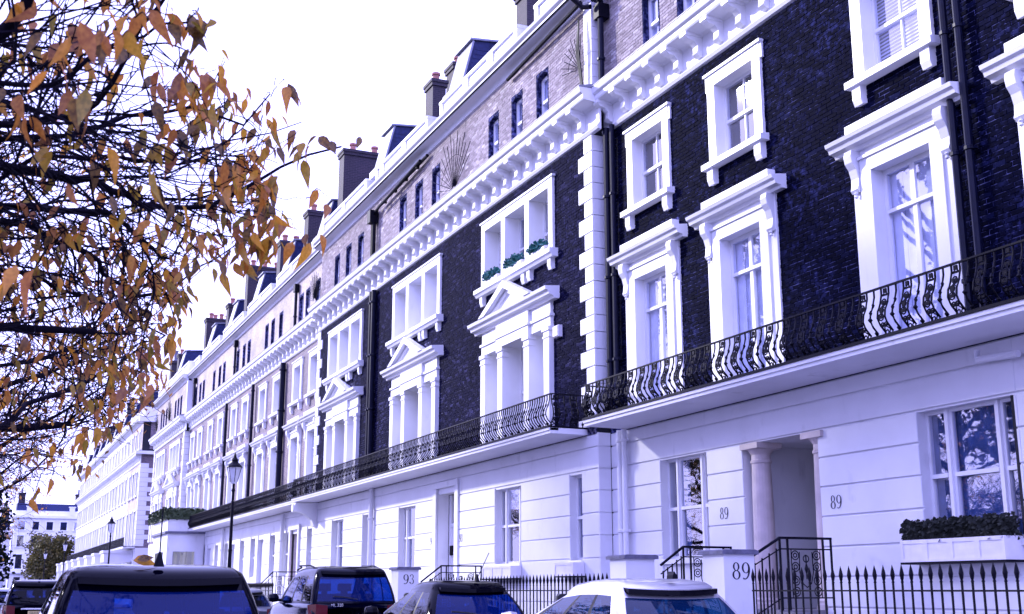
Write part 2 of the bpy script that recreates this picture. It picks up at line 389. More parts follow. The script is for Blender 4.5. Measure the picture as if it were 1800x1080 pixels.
def win_upper(root, xc, D, kind='blind', half=.86, simple=False):
    """second-floor sash with architrave, ears, sill and two brackets"""
    oh = half-.24; s = MB(); y = D-.07
    s.box(xc-half, xc-oh, y, D+.26, 9.33, 10.86).box(xc+oh, xc+half, y, D+.26, 9.33, 10.86).box(xc-half, xc+half, y-.003, D+.26, 10.86, 11.10)
    s.box(xc-half-.06, xc-half, y+.012, D+.02, 10.80, 11.10).box(xc+half, xc+half+.06, y+.012, D+.02, 10.80, 11.10)
    s.box(xc-half-.07, xc+half+.07, y-.04, D+.02, 11.10, 11.15)
    su = s.build('window_surround', 'white_paint', root)
    MB().px([(D+.1, 9.19), (D-.2, 9.19), (D-.2, 9.30), (D+.1, 9.34)], xc-half-.10, xc+half+.10).build('sill', 'white_paint', su)
    for x in (xc-half+.10, xc+half-.10):
        b = MB(); bracket_small(b, x, .19, D+.01, 8.87, 9.19, .15); b.build('sill_bracket', 'white_paint', su)
    sash(root, xc-oh, xc+oh, 9.34, 10.86, D+.17, kind)
    return (xc-oh-.06, xc+oh+.06, 9.2, 10.93)
def win_hood(root, xc, D, kind='shutter', half=1.08, oh=.63, simple=False):
    """first-floor French window with hood on consoles"""
    y = D-.08; top = 7.76; s = MB()
    s.box(xc-oh-.24, xc-oh, y, D+.26, ZB, top).box(xc+oh, xc+oh+.24, y, D+.26, ZB, top).box(xc-oh-.24, xc+oh+.24, y-.003, D+.26, top, top+.22)
    s.box(xc-half, xc-oh-.24, y+.035, D+.02, ZB, 8.02).box(xc+oh+.24, xc+half, y+.035, D+.02, ZB, 8.02)
    s.box(xc-half+.20, xc+half-.20, y-.035, D+.02, top+.22, top+.27)
    s.box(xc-half, xc+half, y+.030, D+.02, 8.03, 8.16)
    su = s.build('window_surround', 'white_paint', root)
    h = half+.30; e = MB()
    e.px([(D, 8.15), (D-.12, 8.15), (D-.14, 8.20), (D-.24, 8.22), (D-.26, 8.28), (D-.31, 8.31), (D-.33, 8.37), (D, 8.42)], xc-h, xc+h)
    e.box(xc-half+.02, xc+half-.02, D-.17, D+.01, 8.37, 8.59)
    e.build('hood', 'white_paint', su)
    for x in (xc-half+.105, xc+half-.105):
        c = MB(); y0 = D-.04
        c.px([(y0, 7.50), (y0-.05, 7.47), (y0-.09, 7.52), (y0-.07, 7.58), (y0-.06, 7.7), (y0-.10, 7.85), (y0-.17, 7.95), (y0-.19, 8.06), (y0-.17, 8.15), (y0, 8.15)], x-.085, x+.085)
        c.lathe((x, y0-.05, 7.38), [(.01, 0), (.035, .02), (.02, .06), (.04, .08), (.03, .10)], 8)
        c.build('console', 'white_paint', su)
    sash(root, xc-oh, xc+oh, ZB+.05, top, D+.15, kind, 1, .5, .08, 7.07)
    return (xc-oh-.06, xc+oh+.06, ZB, top+.07)
def win_triple(root, xc, D, kinds=('net', 'net', 'net')):
    """second-floor triple window in one frame with sill on brackets"""
    s = MB(); y = D-.08; ops = []
    ed = [-2.2, -1.98, -.86, -.62, .62, .86, 1.98, 2.2]
    for a, b in ((0, 1), (2, 3), (4, 5), (6, 7)):
        s.box(xc+ed[a], xc+ed[b], y, D+.50, 9.27, 10.86)
    s.box(xc-2.2, xc+2.2, y-.003, D+.50, 10.86, 11.08).box(xc-2.26, xc+2.26, y-.03, D+.02, 11.08, 11.13)
    for v in (-.74, .74): s.box(xc+v-.015, xc+v+.015, y-.015, y, 9.27, 10.86)
    su = s.build('window_surround', 'white_paint', root)
    MB().px([(D+.5, 9.05), (D-.16, 9.05), (D-.20, 9.12), (D-.24, 9.14), (D-.24, 9.25), (D+.5, 9.28)], xc-2.36, xc+2.36).build('sill', 'white_paint', su)
    for v in (-2.1, -.92, -.58, .58, .92, 2.1):
        b = MB(); bracket_small(b, xc+v, .17, D+.01, 8.78, 9.05, .14); b.build('sill_bracket', 'white_paint', su)
    for (a, b), k in zip(((1, 2), (3, 4), (5, 6)), kinds):
        sash(root, xc+ed[a], xc+ed[b], 9.28, 10.86, D+.34, k, 0, .45)
        ops.append((xc+ed[a]-.05, xc+ed[b]+.05, 9.2, 10.93))
    return ops
def aedicule(root, xc, D, kind='sides'):
    """first-floor tripartite window: four pilasters, entablature and pediment"""
    s = MB(); ops = []
    s.box(xc-2.10, xc+2.10, D-.10, D+.55, 7.42, 7.66).box(xc-2.14, xc+2.14, D-.14, D+.02, 7.66, 7.72).box(xc-2.08, xc+2.08, D-.09, D+.02, 7.72, 8.02)
    s.box(xc-.98, xc+.98, D-.17, D-.09, 7.42, 8.02).box(xc-1.02, xc+1.02, D-.20, D-.09, 7.661, 7.721)
    su = s.build('window_surround', 'white_paint', root)
    prof = [(D, 8.02), (D-.16, 8.02), (D-.18, 8.08), (D-.28, 8.11), (D-.30, 8.18), (D-.37, 8.21), (D-.39, 8.29), (D, 8.33)]
    MB().px(prof, xc-2.42, xc+2.42).build('hood', 'white_paint', su)
    p = MB(); hw, za, zt = 1.45, 8.30, 8.98
    p.py([(xc-hw, za), (xc+hw, za), (xc, zt-.12)], D-.24, D+.01)
    for sg in (-1, 1):
        p.py([(xc+sg*(hw+.14), za), (xc+sg*(hw-.24), za), (xc, zt-.19), (xc, zt)], D-.42, D-.20)
        p.py([(xc+sg*(hw-.3), za), (xc+sg*(hw-.52), za), (xc, zt-.30), (xc, zt-.22)], D-.30, D-.24)
    p.build('pediment', 'white_paint', su)
    for v in (-1.93, -.80, .80, 1.93):
        c = MB(); hw = .15; y0 = D-.13
        c.box(xc+v-hw, xc+v+hw, y0, D+.52, ZB, 7.419).box(xc+v-hw-.02, xc+v+hw+.02, y0-.02, D+.05, 7.16, 7.20)
        c.box(xc+v-hw-.004, xc+v+hw+.004, y0-.004, D+.05, 7.20, 7.32).box(xc+v-hw-.035, xc+v+hw+.035, y0-.035, D+.05, 7.32, 7.42)
        c.build('pilaster', 'white_paint', su)
    for a, b, k, nb in ((-1.78, -.95, 'net', 0), (-.65, .65, kind, 0), (.95, 1.78, 'net', 0)):
        sash(root, xc+a, xc+b, ZB+.05, 7.42, D+.40, k, nb, .55)
    ops.append((xc-1.95, xc+1.95, ZB, 7.43))
    return ops
BRK = {}
def cornice(root, X0, X1, D, n0=None, over=(0, 0), step=.72):
    c = MB()
    c.px([(D+.02, 11.44), (D-.06, 11.46), (D-.09, 11.52), (D-.05, 11.57), (D-.035, 11.60), (D-.035, 12.02), (D-.12, 12.06), (D-.42, 12.09), (D-.44, 12.13),
          (D-.44, 12.21), (D-.50, 12.25), (D-.53, 12.34), (D-.53, 12.37), (D+.02, 12.38)], X0-over[0], X1+over[1])
    co = c.build('cornice', 'white_paint', root)
    MB().px([(D+.01, 12.385), (D-.545, 12.375), (D-.545, 12.395), (D-.05, 12.52), (D+.01, 12.52)], X0-over[0]-.01, X1+over[1]+.01).build('flashing', 'lead', co)
    if 'b' not in BRK:
        BRK['b'] = MB().px([(-.03, .46), (-.40, .46), (-.42, .38), (-.36, .33), (-.23, .31), (-.15, .22), (-.15, .13), (-.17, .07), (-.11, .01), (-.03, 0)], -.085, .085) \
                       .box(-.11, .11, -.44, -.03, .40, .47).mesh('cornice_bracket', 'white_paint')
    n = max(1, round((X1-X0)/step))
    for i in range(n): inst('cornice_bracket', BRK['b'], co, (X0+(X1-X0)*(i+.5)/n, D, 11.61))
def attic(root, X0, X1, D, wins, mat='brick_stock_pale', geo=None, arch=True):
    ops = [(x-.36, x+.36, 12.75, 14.02) for x in wins]
    s = MB(); slab(s, X0, X1, 12.40, 14.74, D+.005, .3, ops)
    wp = s.build('attic_wall', 'mortar_pale' if geo else mat, root)
    if geo: bricks(root, wp, X0+.02, X1-.02, 12.5, 14.74, D+.005, ops, geo, seed=int(-X0))
    for x in wins:
        r = MB()
        r.box(x-.358, x-.30, D-.006, D+.22, 12.75, 14.0).box(x+.30, x+.358, D-.006, D+.22, 12.75, 14.0)
        arc = [(x-.36+.72*i/8, 14.02-.13*(2*i/8-1)**2) for i in range(9)]
        r.py([(x-.36, 14.10), *[(a, z) for a, z in arc], (x+.36, 14.10)], D-.008, D+.22)
        r.build('window_reveal', 'mortar_black', root)
        sash(root, x-.30, x+.30, 12.75, 13.97, D+.12, 'net', 0, .45, .075)
def parapet(root, X0, X1, D, gap=None, dorm=None, chim=()):
    u = MB().px([(D+.02, 14.72), (D-.05, 14.74), (D-.08, 14.82), (D-.12, 14.86), (D-.30, 14.90), (D-.33, 14.94), (D-.33, 15.04), (D-.40, 15.10), (D-.42, 15.17), (D+.02, 15.24)], X0, X1).build('eaves_cornice', 'stucco', root)
    MB().px([(D-.335, 14.92), (D-.36, 14.95), (D-.345, 14.98), (D-.331, 14.98)], X0, X1).build('gutter', 'iron_black', u)
    segs = [(X0, X1)] if gap is None else [(X0, gap), (gap+1.1, X1)]
    for a, b in segs:
        p = MB().box(a, b, D+.02, D+.32, 15.22, 15.95)
        n = max(1, round((b-a)/2.4))
        for i in range(n+1):
            x = a+(b-a)*i/n; xa, xb = max(a, x-.2), min(b, x+.2)
            p.box(xa+.001, xb-.001, D-.03, D+.34, 15.22, 15.96)
        p.box(a-.01, b+.01, D-.05, D+.37, 15.96, 16.05)
        p.build('parapet', 'white_paint', root)
    if gap is not None: MB().box(gap+.01, gap+1.09, D+.04, D+.30, 15.22, 15.45).build('parapet', 'white_paint', root)
    rf = MB().px([(D+.55, 15.2), (D+1.4, 16.6), (D+8.9, 16.8), (D+8.9, 15.2)], X0+.03, X1-.03).build('roof', 'slate', root)
    if dorm is not None:
        a, b = dorm-1.15, dorm
        d = MB().px([(D+.25, 15.3), (D+.25, 16.25), (D+.62, 17.72), (D+2.4, 17.9), (D+2.4, 15.3)], a, b).build('dormer', 'slate', root)
        f = MB().px([(D+.19, 16.22), (D+.56, 17.73), (D+.615, 17.71), (D+.245, 16.20)], a-.04, b+.04)
        f.px([(D+.46, 17.73), (D+2.45, 17.91), (D+2.45, 17.97), (D+.46, 17.79)], a-.07, b+.07).build('lead_flashing', 'lead', d)
        m = MB()
        for i in range(9): m.box(b+.001, b+.012, D+.36+.035*i, D+2.2, 16.25+i*.15, 16.25+i*.15+.135)
        m.build('slates', 'slate', d)
        MB().box(a, b, D+.05, D+.30, 15.96, 16.22).build('dormer_sill', 'white_paint', d)
    for (x, y0, y1, zt, pots) in chim:
        c = MB().box(x-.38, x+.38, y0, y1, 15.3, zt-.25).box(x-.43, x+.43, y0-.05, y1+.05, zt-.25, zt-.12).box(x-.46, x+.46, y0-.08, y1+.08, zt-.12, zt)
        ch = c.build('chimney', 'brick_chimney', rf)
        for i in range(pots):
            y = y0+(y1-y0)*(i+.5)/pots
            MB().lathe((x, y, zt-.02), [(.15, 0), (.13, .1), (.12, .32), (.16, .34), (.16, .42), (.12, .44)], 10).build('chimney_pot', 'terracotta', rf, smooth=False)
def shell(root, X0, X1, D, ends=()):
    s = MB().box(X0+.03, X1-.03, D+1.6, D+9, -.05, 15.25).box(X0+.01, X0+.14, D+.05, D+1.59, -.05, 15.2).box(X1-.14, X1-.01, D+.05, D+1.59, -.05, 15.2)
    s.box(X0+.15, X1-.15, D+.36, D+1.59, 4.66, 4.78).box(X0+.15, X1-.15, D+.36, D+1.59, 8.6, 8.8).box(X0+.15, X1-.15, D+.36, D+1.59, 12.2, 12.4).box(X0+.15, X1-.15, D+.34, D+1.59, 14.9, 15.1)
    s.build('inner_wall', 'room', root)
BAL = {}
def baluster_meshes():
    H = .68
    prof = [(0, 0), (.05, .03), (.14, -.055), (.24, -.10), (.34, -.085), (.46, -.03), (.58, 0), (H, 0)]
    def pt(x, k, dx=0): h, y = prof[k]; return (x+dx, y, h)
    p = MB()
    for x in (-.075, .075): p.tube([pt(x, k) for k in range(8)], .015, 5)
    def ring(cx, k, r, t=.012):
        h, y = prof[k]; p.tube([(cx+r*math.cos(a*math.pi/4), y+(-.0)*1, h+r*math.sin(a*math.pi/4)) for a in range(9)], t, 4, False)
    ring(-.033, 2, .03); ring(.033, 2, .03); ring(0, 3, .05); ring(0, 4, .04); ring(0, 5, .045); ring(-.04, 1, .03); ring(.04, 1, .03)
    p.tube([(-.075, -.085, .34), (0, -.05, .42), (.075, -.085, .34)], .008, 4); p.tube([(-.075, 0, .56), (0, 0, .61), (.075, 0, .56)], .010, 4)
    p.tube([(-.07, .02, .06), (0, -.05, .14), (.07, .02, .06)], .010, 4); p.tube([(0, -.10, .24), (0, -.03, .46)], .016, 4)
    p.box(-.03, .03, -.012, .012, .60, .66).box(-.05, .05, -.108, -.098, .215, .265).box(-.035, .035, -.095, -.085, .30, .37).box(-.06, .06, -.06, -.045, .115, .15).box(-.045, .045, -.04, -.03, .43, .48).box(-.06, .06, -.005, .005, .555, .585)
    BAL['panel'] = p.mesh('baluster_panel', 'iron_black')
    s = MB().tube([pt(0, k) for k in range(8)], .015, 5)
    for h, y, r in ((.24, -.10, .036), (.34, -.085, .026), (.46, -.03, .024), (.06, 0, .032)): s.lathe((0, y, h-.02), [(.006, -.02), (r, .02), (.006, .06)], 6)
    BAL['single'] = s.mesh('baluster', 'iron_black')
    q = MB().tube([pt(0, k) for k in range(8)], .0135, 5); q.box(-.03, .03, -.045, -.035, .42, .47); q.tube([(-.03, -.10, .24), (.03, -.10, .24)], .012, 4)
    BAL['bar'] = q.mesh('baluster', 'iron_black')
baluster_meshes()
def balcony(root, X0, X1, D, proj, ends=(False, False), step=.45, rail=True, dense=False):
    y0 = D-proj
    b = MB().box(X0, X1, y0, D+.02, 4.675, 4.795).box(X0, X1, y0-.03, y0+.2, 4.74, 4.797).build('balcony', 'stucco', root)
    MB().box(X0, X1, y0-.05, D, 4.80, 4.835).build('balcony_edge', 'iron_black', b)
    if not rail: return b
    MB().box(X0, X1, y0+.005, y0+.045, 5.515, 5.54).box(X0, X1, y0+.005, y0+.05, 4.836, 4.86).build('handrail', 'iron_black', b)
    n = max(1, round((X1-X0)/step)); st = (X1-X0)/n
    if dense:
        n2 = round((X1-X0)/.125); st2 = (X1-X0)/n2
        for i in range(n2): inst('baluster', BAL['bar' if i % 3 else 'single'], b, (X0+st2*(i+.5), y0+.025, 4.84))
    for i in range(0 if dense else n):
        inst('baluster_panel', BAL['panel'], b, (X0+st*(i+.30), y0+.025, 4.84)); inst('baluster', BAL['single'], b, (X0+st*(i+.80), y0+.025, 4.84))
    for e, x, sg in ((ends[0], X0, -1), (ends[1], X1, 1)):
        if not e: continue
        MB().box(x-.02, x+.02, y0+.05, D, 5.515, 5.54).build('handrail', 'iron_black', b)
        m = max(1, round(proj/.24))
        for i in range(m): inst('baluster', BAL['single'] if i % 2 else BAL['panel'], b, (x, y0+proj*(i+.5)/m, 4.84), rz=sg*math.pi/2)
    return b
def ground_floor(root, X0, X1, D, ops, mat='stucco', zlow=-.03):
    s = MB(); slab(s, X0, X1, zlow, 4.68, D+.03, .32, ops); w = s.build('ground_floor_wall', mat, root)
    for a, b in zip(COURSES, COURSES[1:]):
        for p, q in free(X0, X1, a, b, ops):
            if q-p < .05: continue
            e0 = .0 if p == X0 else .0
            MB().cham(p, q, D, D+.028, a+.012, b-.012, .010).build('stucco_block', mat, w)
    return w
def tri_ground(root, x0, x1, z0, z1, D, kinds=('dark', 'half', 'dark')):
    """ground-floor tripartite sash"""
    wd = x1-x0; a, b = x0+wd*.24, x1-wd*.24
    ed = [(x0, a-.03), (a+.03, b-.03), (b+.03, x1)]
    MB().box(a-.03, a+.03, D+.14, D+.28, z0, z1).box(b-.03, b+.03, D+.14, D+.28, z0, z1).build('mullion', 'white_paint', root)
    for (p, q), k in zip(ed, kinds): sash(root, p, q, z0, z1, D+.18, k, 0, .50, .045)
    MB().box(x0-.02, x1+.02, D-.05, D+.3, z0-.09, z0).build('sill', 'white_paint', root)
def pipe(root, x, y, z0, z1, r=.055, mat='iron_pipe', shoe=False):
    p = MB().tube([(x, y, z0), (x, y, z1)], r, 10)
    z = z0+.6
    while z < z1-.2:
        p.lathe((x, y, z), [(r, 0), (r*1.35, .01), (r*1.35, .06), (r, .07)], 10); p.box(x-.09, x+.09, y+.02, y+.06, z+.01, z+.06); z += 1.85
    if shoe: p.tube([(x, y, z0+.1), (x, y-.12, z0-.05), (x+.05, y-.25, z0-.25)], r*1.1, 8)
    return p.build('downpipe', mat, root, smooth=False)
def fan(root, x, D, z, r=1.05, n=15, a0=12, a1=168):
    f = MB()
    for i in range(n):
        a = math.radians(a0+(a1-a0)*i/(n-1)); rr = r*(1 if i % 2 else .88)
        f.tube([(x+.12*math.cos(a), D-.10, z+.12*math.sin(a)), (x+rr*math.cos(a), D-.16, z+rr*math.sin(a))], .010, 4)
    f.tube([(x+.6*r*math.cos(math.radians(t)), D-.13, z+.6*r*math.sin(math.radians(t))) for t in range(a0, a1+1, 13)], .008, 4)
    f.build('spike_fan', 'iron_black', root)
def quoins(root, x, D, side, ret=.3, z0=4.99, z1=11.44, h=.379, longw=.64, shortw=.37):
    """corner stones; side=+1: the corner is the right end of the front"""
    n = int(round((z1-z0)/h)); h = (z1-z0)/n
    for i in range(n):
        wdt = longw if i % 2 else shortw
        a, b = (x-wdt, x+.03) if side > 0 else (x-.03, x+wdt)
        MB().cham(a, b, D-.045, D+ret, z0+i*h+.008, z0+(i+1)*h-.008, .014).build('quoin', 'white_paint', root)
    MB().box(*((x-longw-.06, x+.06) if side > 0 else (x-.06, x+longw+.06)), D-.08, D+ret, z0-.16, z0).build('quoin_base', 'white_paint', root)
def ellipse_ring(mb, T, cx, cz, rx, rz, tx, tz, n=28, a0=0, a1=360):
    pts = []
    for i in range(n+1):
        a = math.radians(a0+(a1-a0)*i/n); pts.append(((cx+rx*math.cos(a), cz+rz*math.sin(a)), (cx+(rx-tx)*math.cos(a), cz+(rz-tz)*math.sin(a))))
    for (o1, i1), (o2, i2) in zip(pts, pts[1:]): mb.add([T(*o1), T(*o2), T(*i2), T(*i1)], [(0, 1, 2, 3)])
def stroke(mb, T, pts, ws):
    for k in range(len(pts)-1):
        (x0, z0), (x1, z1) = pts[k], pts[k+1]; dx, dz = x1-x0, z1-z0; L = math.hypot(dx, dz) or 1; nx, nz = -dz/L, dx/L
        mb.add([T(x0+nx*ws[k], z0+nz*ws[k]), T(x1+nx*ws[k+1], z1+nz*ws[k+1]), T(x1-nx*ws[k+1], z1-nz*ws[k+1]), T(x0-nx*ws[k], z0-nz*ws[k])], [(0, 1, 2, 3)])
def digits(root, text, h, at, face, name='house_number'):
    """serif numerals lying on a wall face: 'front' looks to -Y, 'side' to +X"""
    mb = MB(); x = 0
    for ch in text:
        def T(u, v, x=x): return (at[0]+(x+u)*h, at[1], at[2]+v*h) if face == 'front' else (at[0], at[1]+(x+u)*h, at[2]+v*h)
        if ch == '8': ellipse_ring(mb, T, .31, .75, .235, .25, .12, .04); ellipse_ring(mb, T, .31, .27, .29, .27, .13, .04)
        elif ch == '9':
            ellipse_ring(mb, T, .31, .68, .29, .32, .13, .04)
            stroke(mb, T, [(.55, .68), (.54, .45), (.47, .22), (.34, .06), (.20, .02), (.10, .08)], [.06, .065, .055, .035, .026, .06])
        elif ch == '3':
            ellipse_ring(mb, T, .26, .76, .20, .24, .09, .035, 20, -90, 160); ellipse_ring(mb, T, .26, .27, .24, .27, .10, .035, 22, -165, 95)
            stroke(mb, T, [(.06, .80), (.12, .86)], [.05, .05]); stroke(mb, T, [(.02, .20), (.09, .14)], [.05, .05])
        x += .68
    return mb.build(name, 'black_ink', root)
def text_mesh(name, txt, size, mat, parent, loc, rot):
    c = bpy.data.curves.new(name, 'FONT'); c.body = txt; c.size = size; c.align_x = 'CENTER'; c.align_y = 'CENTER'; c.extrude = .002
    o = bpy.data.objects.new(name, c); COL.objects.link(o); dg = bpy.context.evaluated_depsgraph_get()
    me = bpy.data.meshes.new_from_object(o.evaluated_get(dg)); bpy.data.objects.remove(o); bpy.data.curves.remove(c)
    me.materials.clear(); me.materials.append(MAT[mat]); me.name = name
    return inst(name, me, parent, loc, rot=rot)

# ------------------------------------------------------------------ the terrace
def house(label, X0, X1, D, group='houses of the terrace'):
    return thing('terraced_house', label, 'house', ((X0+X1)/2, D, 0), group)

# number 89: near house, set back a little from its left neighbour
D1, D2 = 12.30, 12.0
def house_89():
    X0, X1 = -22.45, -11.45
    r = house('near black-brick house numbered 89 with columned porch and three hooded windows over the balcony', X0, X1, D1)
    ops = []
    for xc, k1, k2 in ((-20.52, 'dark', 'shutter'), (-17.34, 'dark', 'shutter'), (-13.15, 'blind', 'shutter')):
        ops.append(win_upper(r, xc, D1, k1)); ops.append(win_hood(r, xc, D1, k2))
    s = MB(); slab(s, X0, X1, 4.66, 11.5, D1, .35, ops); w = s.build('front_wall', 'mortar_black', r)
    cover = [(xc-1.08, xc+1.08, ZB, 8.6) for xc in (-20.52, -17.34, -13.15)]+[(xc-.86, xc+.86, 9.2, 11.1) for xc in (-20.52, -17.34, -13.15)]
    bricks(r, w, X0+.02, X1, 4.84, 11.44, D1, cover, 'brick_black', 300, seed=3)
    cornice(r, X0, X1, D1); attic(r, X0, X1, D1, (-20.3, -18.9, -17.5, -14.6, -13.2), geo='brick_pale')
    parapet(r, X0, X1, D1, None, None); shell(r, X0, X1, D1)
    balcony(r, -21.75, X1, D1, 1.0, (True, False))
    # ground floor
    gops = [(-20.46, -18.80, 1.98, 3.90), (-17.66, -15.56, .9, 3.905), (-13.30, -11.50, 2.05, 3.90)]
    ground_floor(r, X0, X1, D1, gops)
    tri_ground(r, -20.46, -18.80, 1.98, 3.90, D1, ('dark', 'sides', 'dark'))
    tri_ground(r, -13.30, -11.50, 2.05, 3.90, D1, ('blue', 'blue', 'blue'))
    # porch: recess, floor, two Doric columns
    p = MB(); a, b, y1 = -17.66, -15.56, D1+2.2
    p.quad((a+.002, D1+.36, .9), (a+.002, y1, .9), (a+.002, y1, 3.9), (a+.002, D1+.36, 3.9)); p.quad((b-.002, y1, .9), (b-.002, D1+.36, .9), (b-.002, D1+.36, 3.9), (b-.002, y1, 3.9))
    p.quad((a, D1+.04, 3.898), (b, D1+.04, 3.898), (b, y1, 3.898), (a, y1, 3.898)); p.quad((a, y1, .9), (b, y1, .9), (b, y1, 3.9), (a, y1, 3.9))
    pr = p.build('porch', 'stucco', r)
    MB().box(a, b, D1-.9, y1, .95, 1.10).build('porch_floor', 'stone_step', pr)
    MB().box(-16.3, -15.9, y1-.05, y1-.01, 1.1, 3.3).box(-17.4, -16.35, y1-.06, y1-.01, 1.1, 3.35).build('front_door', 'door_paint', pr)
    for x in (a+.28, b-.10):
        c = MB().lathe((x, D1+.20, 1.10), [(.24, 0), (.24, .08), (.21, .10), (.22, .14), (.19, .18), (.188, .9), (.178, 1.8), (.165, 2.45), (.185, 2.46), (.185, 2.50), (.165, 2.52), (.165, 2.60), (.22, 2.68), (.25, 2.70)], 20)
        c.box(x-.26, x+.26, D1-.06, D1+.46, 2.70+1.10, 2.80+1.098).build('column', 'stone_warm', r, smooth=False)
    MB().tube([(b-.02, D1+.8, 2.72), (b-.35, D1+.8, 2.76), (b-.62, D1+.8, 2.76)], .014, 6).tube([(b-.45+.09*math.cos(t*.7), D1+.8, 2.62+.1*math.sin(t*.7)) for t in range(10)], .010, 5).build('lamp_bracket', 'iron_black', pr)
    MB().cham(b-.10, b-.01, D1+.62, D1+.74, 2.25, 2.55).build('entry_phone', 'iron_black', pr)
    st = MB()
    for i in range(6): st.box(-17.42, -14.98, 9.95+i*.27, 11.5, .12+i*.16, .12+(i+1)*.16-.002)
    st.build('steps', 'stone_step', r)
    digits(r, '89', .21, (-18.42, D1-.006, 2.64), 'front'); digits(r, '89', .21, (-15.32, D1-.006, 2.64), 'front')
    for x, sh in ((-22.28, .075), (-22.02, .06)): pipe(r, x+.1, D1-.12, 5.55, 11.5, sh, shoe=True)
    for x, sh in ((-22.06, .06), (-21.86, .055)): pipe(r, x+.16, D1-.10, 1.95, 4.66, sh, 'stucco')
    for x in (-11.98, -11.72): pipe(r, x, D1-.13, 4.9, 11.5, .055)
    pipe(r, -22.2, D1-.2, 12.55, 15.0, .07); MB().box(-22.35, -22.1, D1-.3, D1-.02, 14.2, 14.55).build('hopper', 'iron_black', r)
    MB().tube([(-21.9, D1-.42, 14.86), (-22.15, D1-.25, 14.6)], .06, 8).build('downpipe', 'iron_black', r)
    # covered drain elbow under the balcony near the right end
    MB().tube([(-11.9, D1-.15, 4.55), (-11.9, D1-.15, 4.42), (-11.2, D1-.15, 4.38)], .05, 8).build('downpipe', 'stucco', r)
    return r
H89 = house_89()

def house_87():
    X0, X1 = -11.45, -4.0
    r = house('black-brick house at the right edge beyond the pair of downpipes', X0, X1, D1)
    ops = [win_upper(r, -9.85, D1, 'blind'), win_hood(r, -9.85, D1, 'shutter'), win_upper(r, -6.6, D1, 'blind'), win_hood(r, -6.6, D1, 'shutter')]
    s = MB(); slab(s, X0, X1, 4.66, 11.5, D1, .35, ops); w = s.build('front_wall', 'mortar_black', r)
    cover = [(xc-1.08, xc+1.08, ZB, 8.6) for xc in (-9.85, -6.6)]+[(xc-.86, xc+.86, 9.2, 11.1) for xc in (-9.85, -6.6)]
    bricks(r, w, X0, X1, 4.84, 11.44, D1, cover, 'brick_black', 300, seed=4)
    cornice(r, X0, X1, D1); attic(r, X0, X1, D1, (-9.85, -6.6)); parapet(r, X0, X1, D1); shell(r, X0, X1, D1)
    balcony(r, X0, X1, D1, 1.0)
    ground_floor(r, X0, X1, D1, [(-8.4, -6.8, 2.0, 3.9)])
    tri_ground(r, -8.4, -6.8, 2.0, 3.9, D1)
    return r
house_87()

def house_b(X0, X1, label, right_end=False, left_end=False, gap=None, dorm=None, chim=(), gr=(), geo=True, attic_w=None, single=0):
    D = D2; xc = (X0+X1)/2-.25 if right_end else (X0+X1)/2
    r = house(label, X0, X1, D)
    ops = win_triple(r, xc, D, ('dark', 'sides', 'dark') if right_end else ('net', 'net', 'net'))+aedicule(r, xc, D)
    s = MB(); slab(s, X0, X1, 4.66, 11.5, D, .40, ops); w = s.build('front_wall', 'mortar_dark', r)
    cover = [(xc-2.1, xc+2.1, ZB, 7.7), (xc-2.2, xc+2.2, 9.26, 11.08), (xc-1.3, xc+1.3, 7.7, 8.6)]
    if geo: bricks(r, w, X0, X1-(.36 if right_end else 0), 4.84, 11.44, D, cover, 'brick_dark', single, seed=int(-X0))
    cornice(r, X0, X1, D, over=(0, .40 if right_end else 0))
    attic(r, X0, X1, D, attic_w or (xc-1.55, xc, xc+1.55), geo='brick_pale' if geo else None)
    parapet(r, X0, X1, D, gap, dorm, chim); shell(r, X0, X1, D)
    return r, xc
def gwin(r, D, a, b, z0=2.03, z1=3.87, kinds=('dark', 'dark', 'dark'), box=True, n=3):
    tri_ground(r, a, b, z0, z1, D, kinds) if n == 3 else (sash(r, a, b, z0, z1, D+.18, kinds[0], 0, .5, .05), MB().box(a-.02, b+.02, D-.05, D+.3, z0-.08, z0).build('sill', 'white_paint', r))

# house A
rA, xA = house_b(-30.3, -22.50, 'dark-brick house with teal plants in its triple window, beside the white quoined corner', True, gap=-26.6, dorm=-24.2,
                 chim=[(-30.3, 13.8, 15.6, 19.2, 3)])
balcony(rA, -30.3, -22.95, D2, .9, (False, True), dense=True)
ground_floor(rA, -30.3, -22.50, D2, [(-28.05, -26.45, 2.03, 3.87), (-23.85, -23.25, 2.03, 3.87)])
gwin(rA, D2, -28.05, -26.45, kinds=('dark', 'half', 'dark')); gwin(rA, D2, -23.85, -23.25, n=1, kinds=('sides',))
quoins(rA, -22.50, D2, 1)
MB().box(-22.50, -22.47, D2+.001, D2+.30, -.03, 4.68).build('corner_return', 'stucco', rA)
for a, b in zip(COURSES, COURSES[1:]): MB().box(-22.468, -22.45, D2+.003, D2+.29, a+.012, b-.012).build('stucco_block', 'stucco', rA)
MB().box(-22.8, -22.46, D2+.0, D2+.29, 12.53, 14.72).build('attic_pier', 'old_stucco', rA)
for k in range(7): MB().box(-22.82, -22.44, D2-.02, D2+.28, 12.54+k*.312, 12.54+(k+1)*.312-.012).build('attic_quoin', 'old_stucco', rA)
fan(rA, -22.9, D2, 13.2, .9, 9, 75, 170)
m = MB()
for k in range(3): m.tube([(-22.75+.03*k, D2-.12, 12.6), (-22.85+.06*k, D2-.2, 13.6), (-22.8, D2-.15, 14.4)], .02, 5)
m.tube([(-22.6, D2-.45, 14.8), (-22.5, D2-.2, 14.55), (-22.3, D2-.1, 14.5)], .06, 8); m.build('cable_bundle', 'iron_black', rA)
MB().tube([(-27.0, D2-.12, 14.60), (-22.6, D2-.2, 14.72)], .05, 8).build('gutter_pipe', 'iron_black', rA)

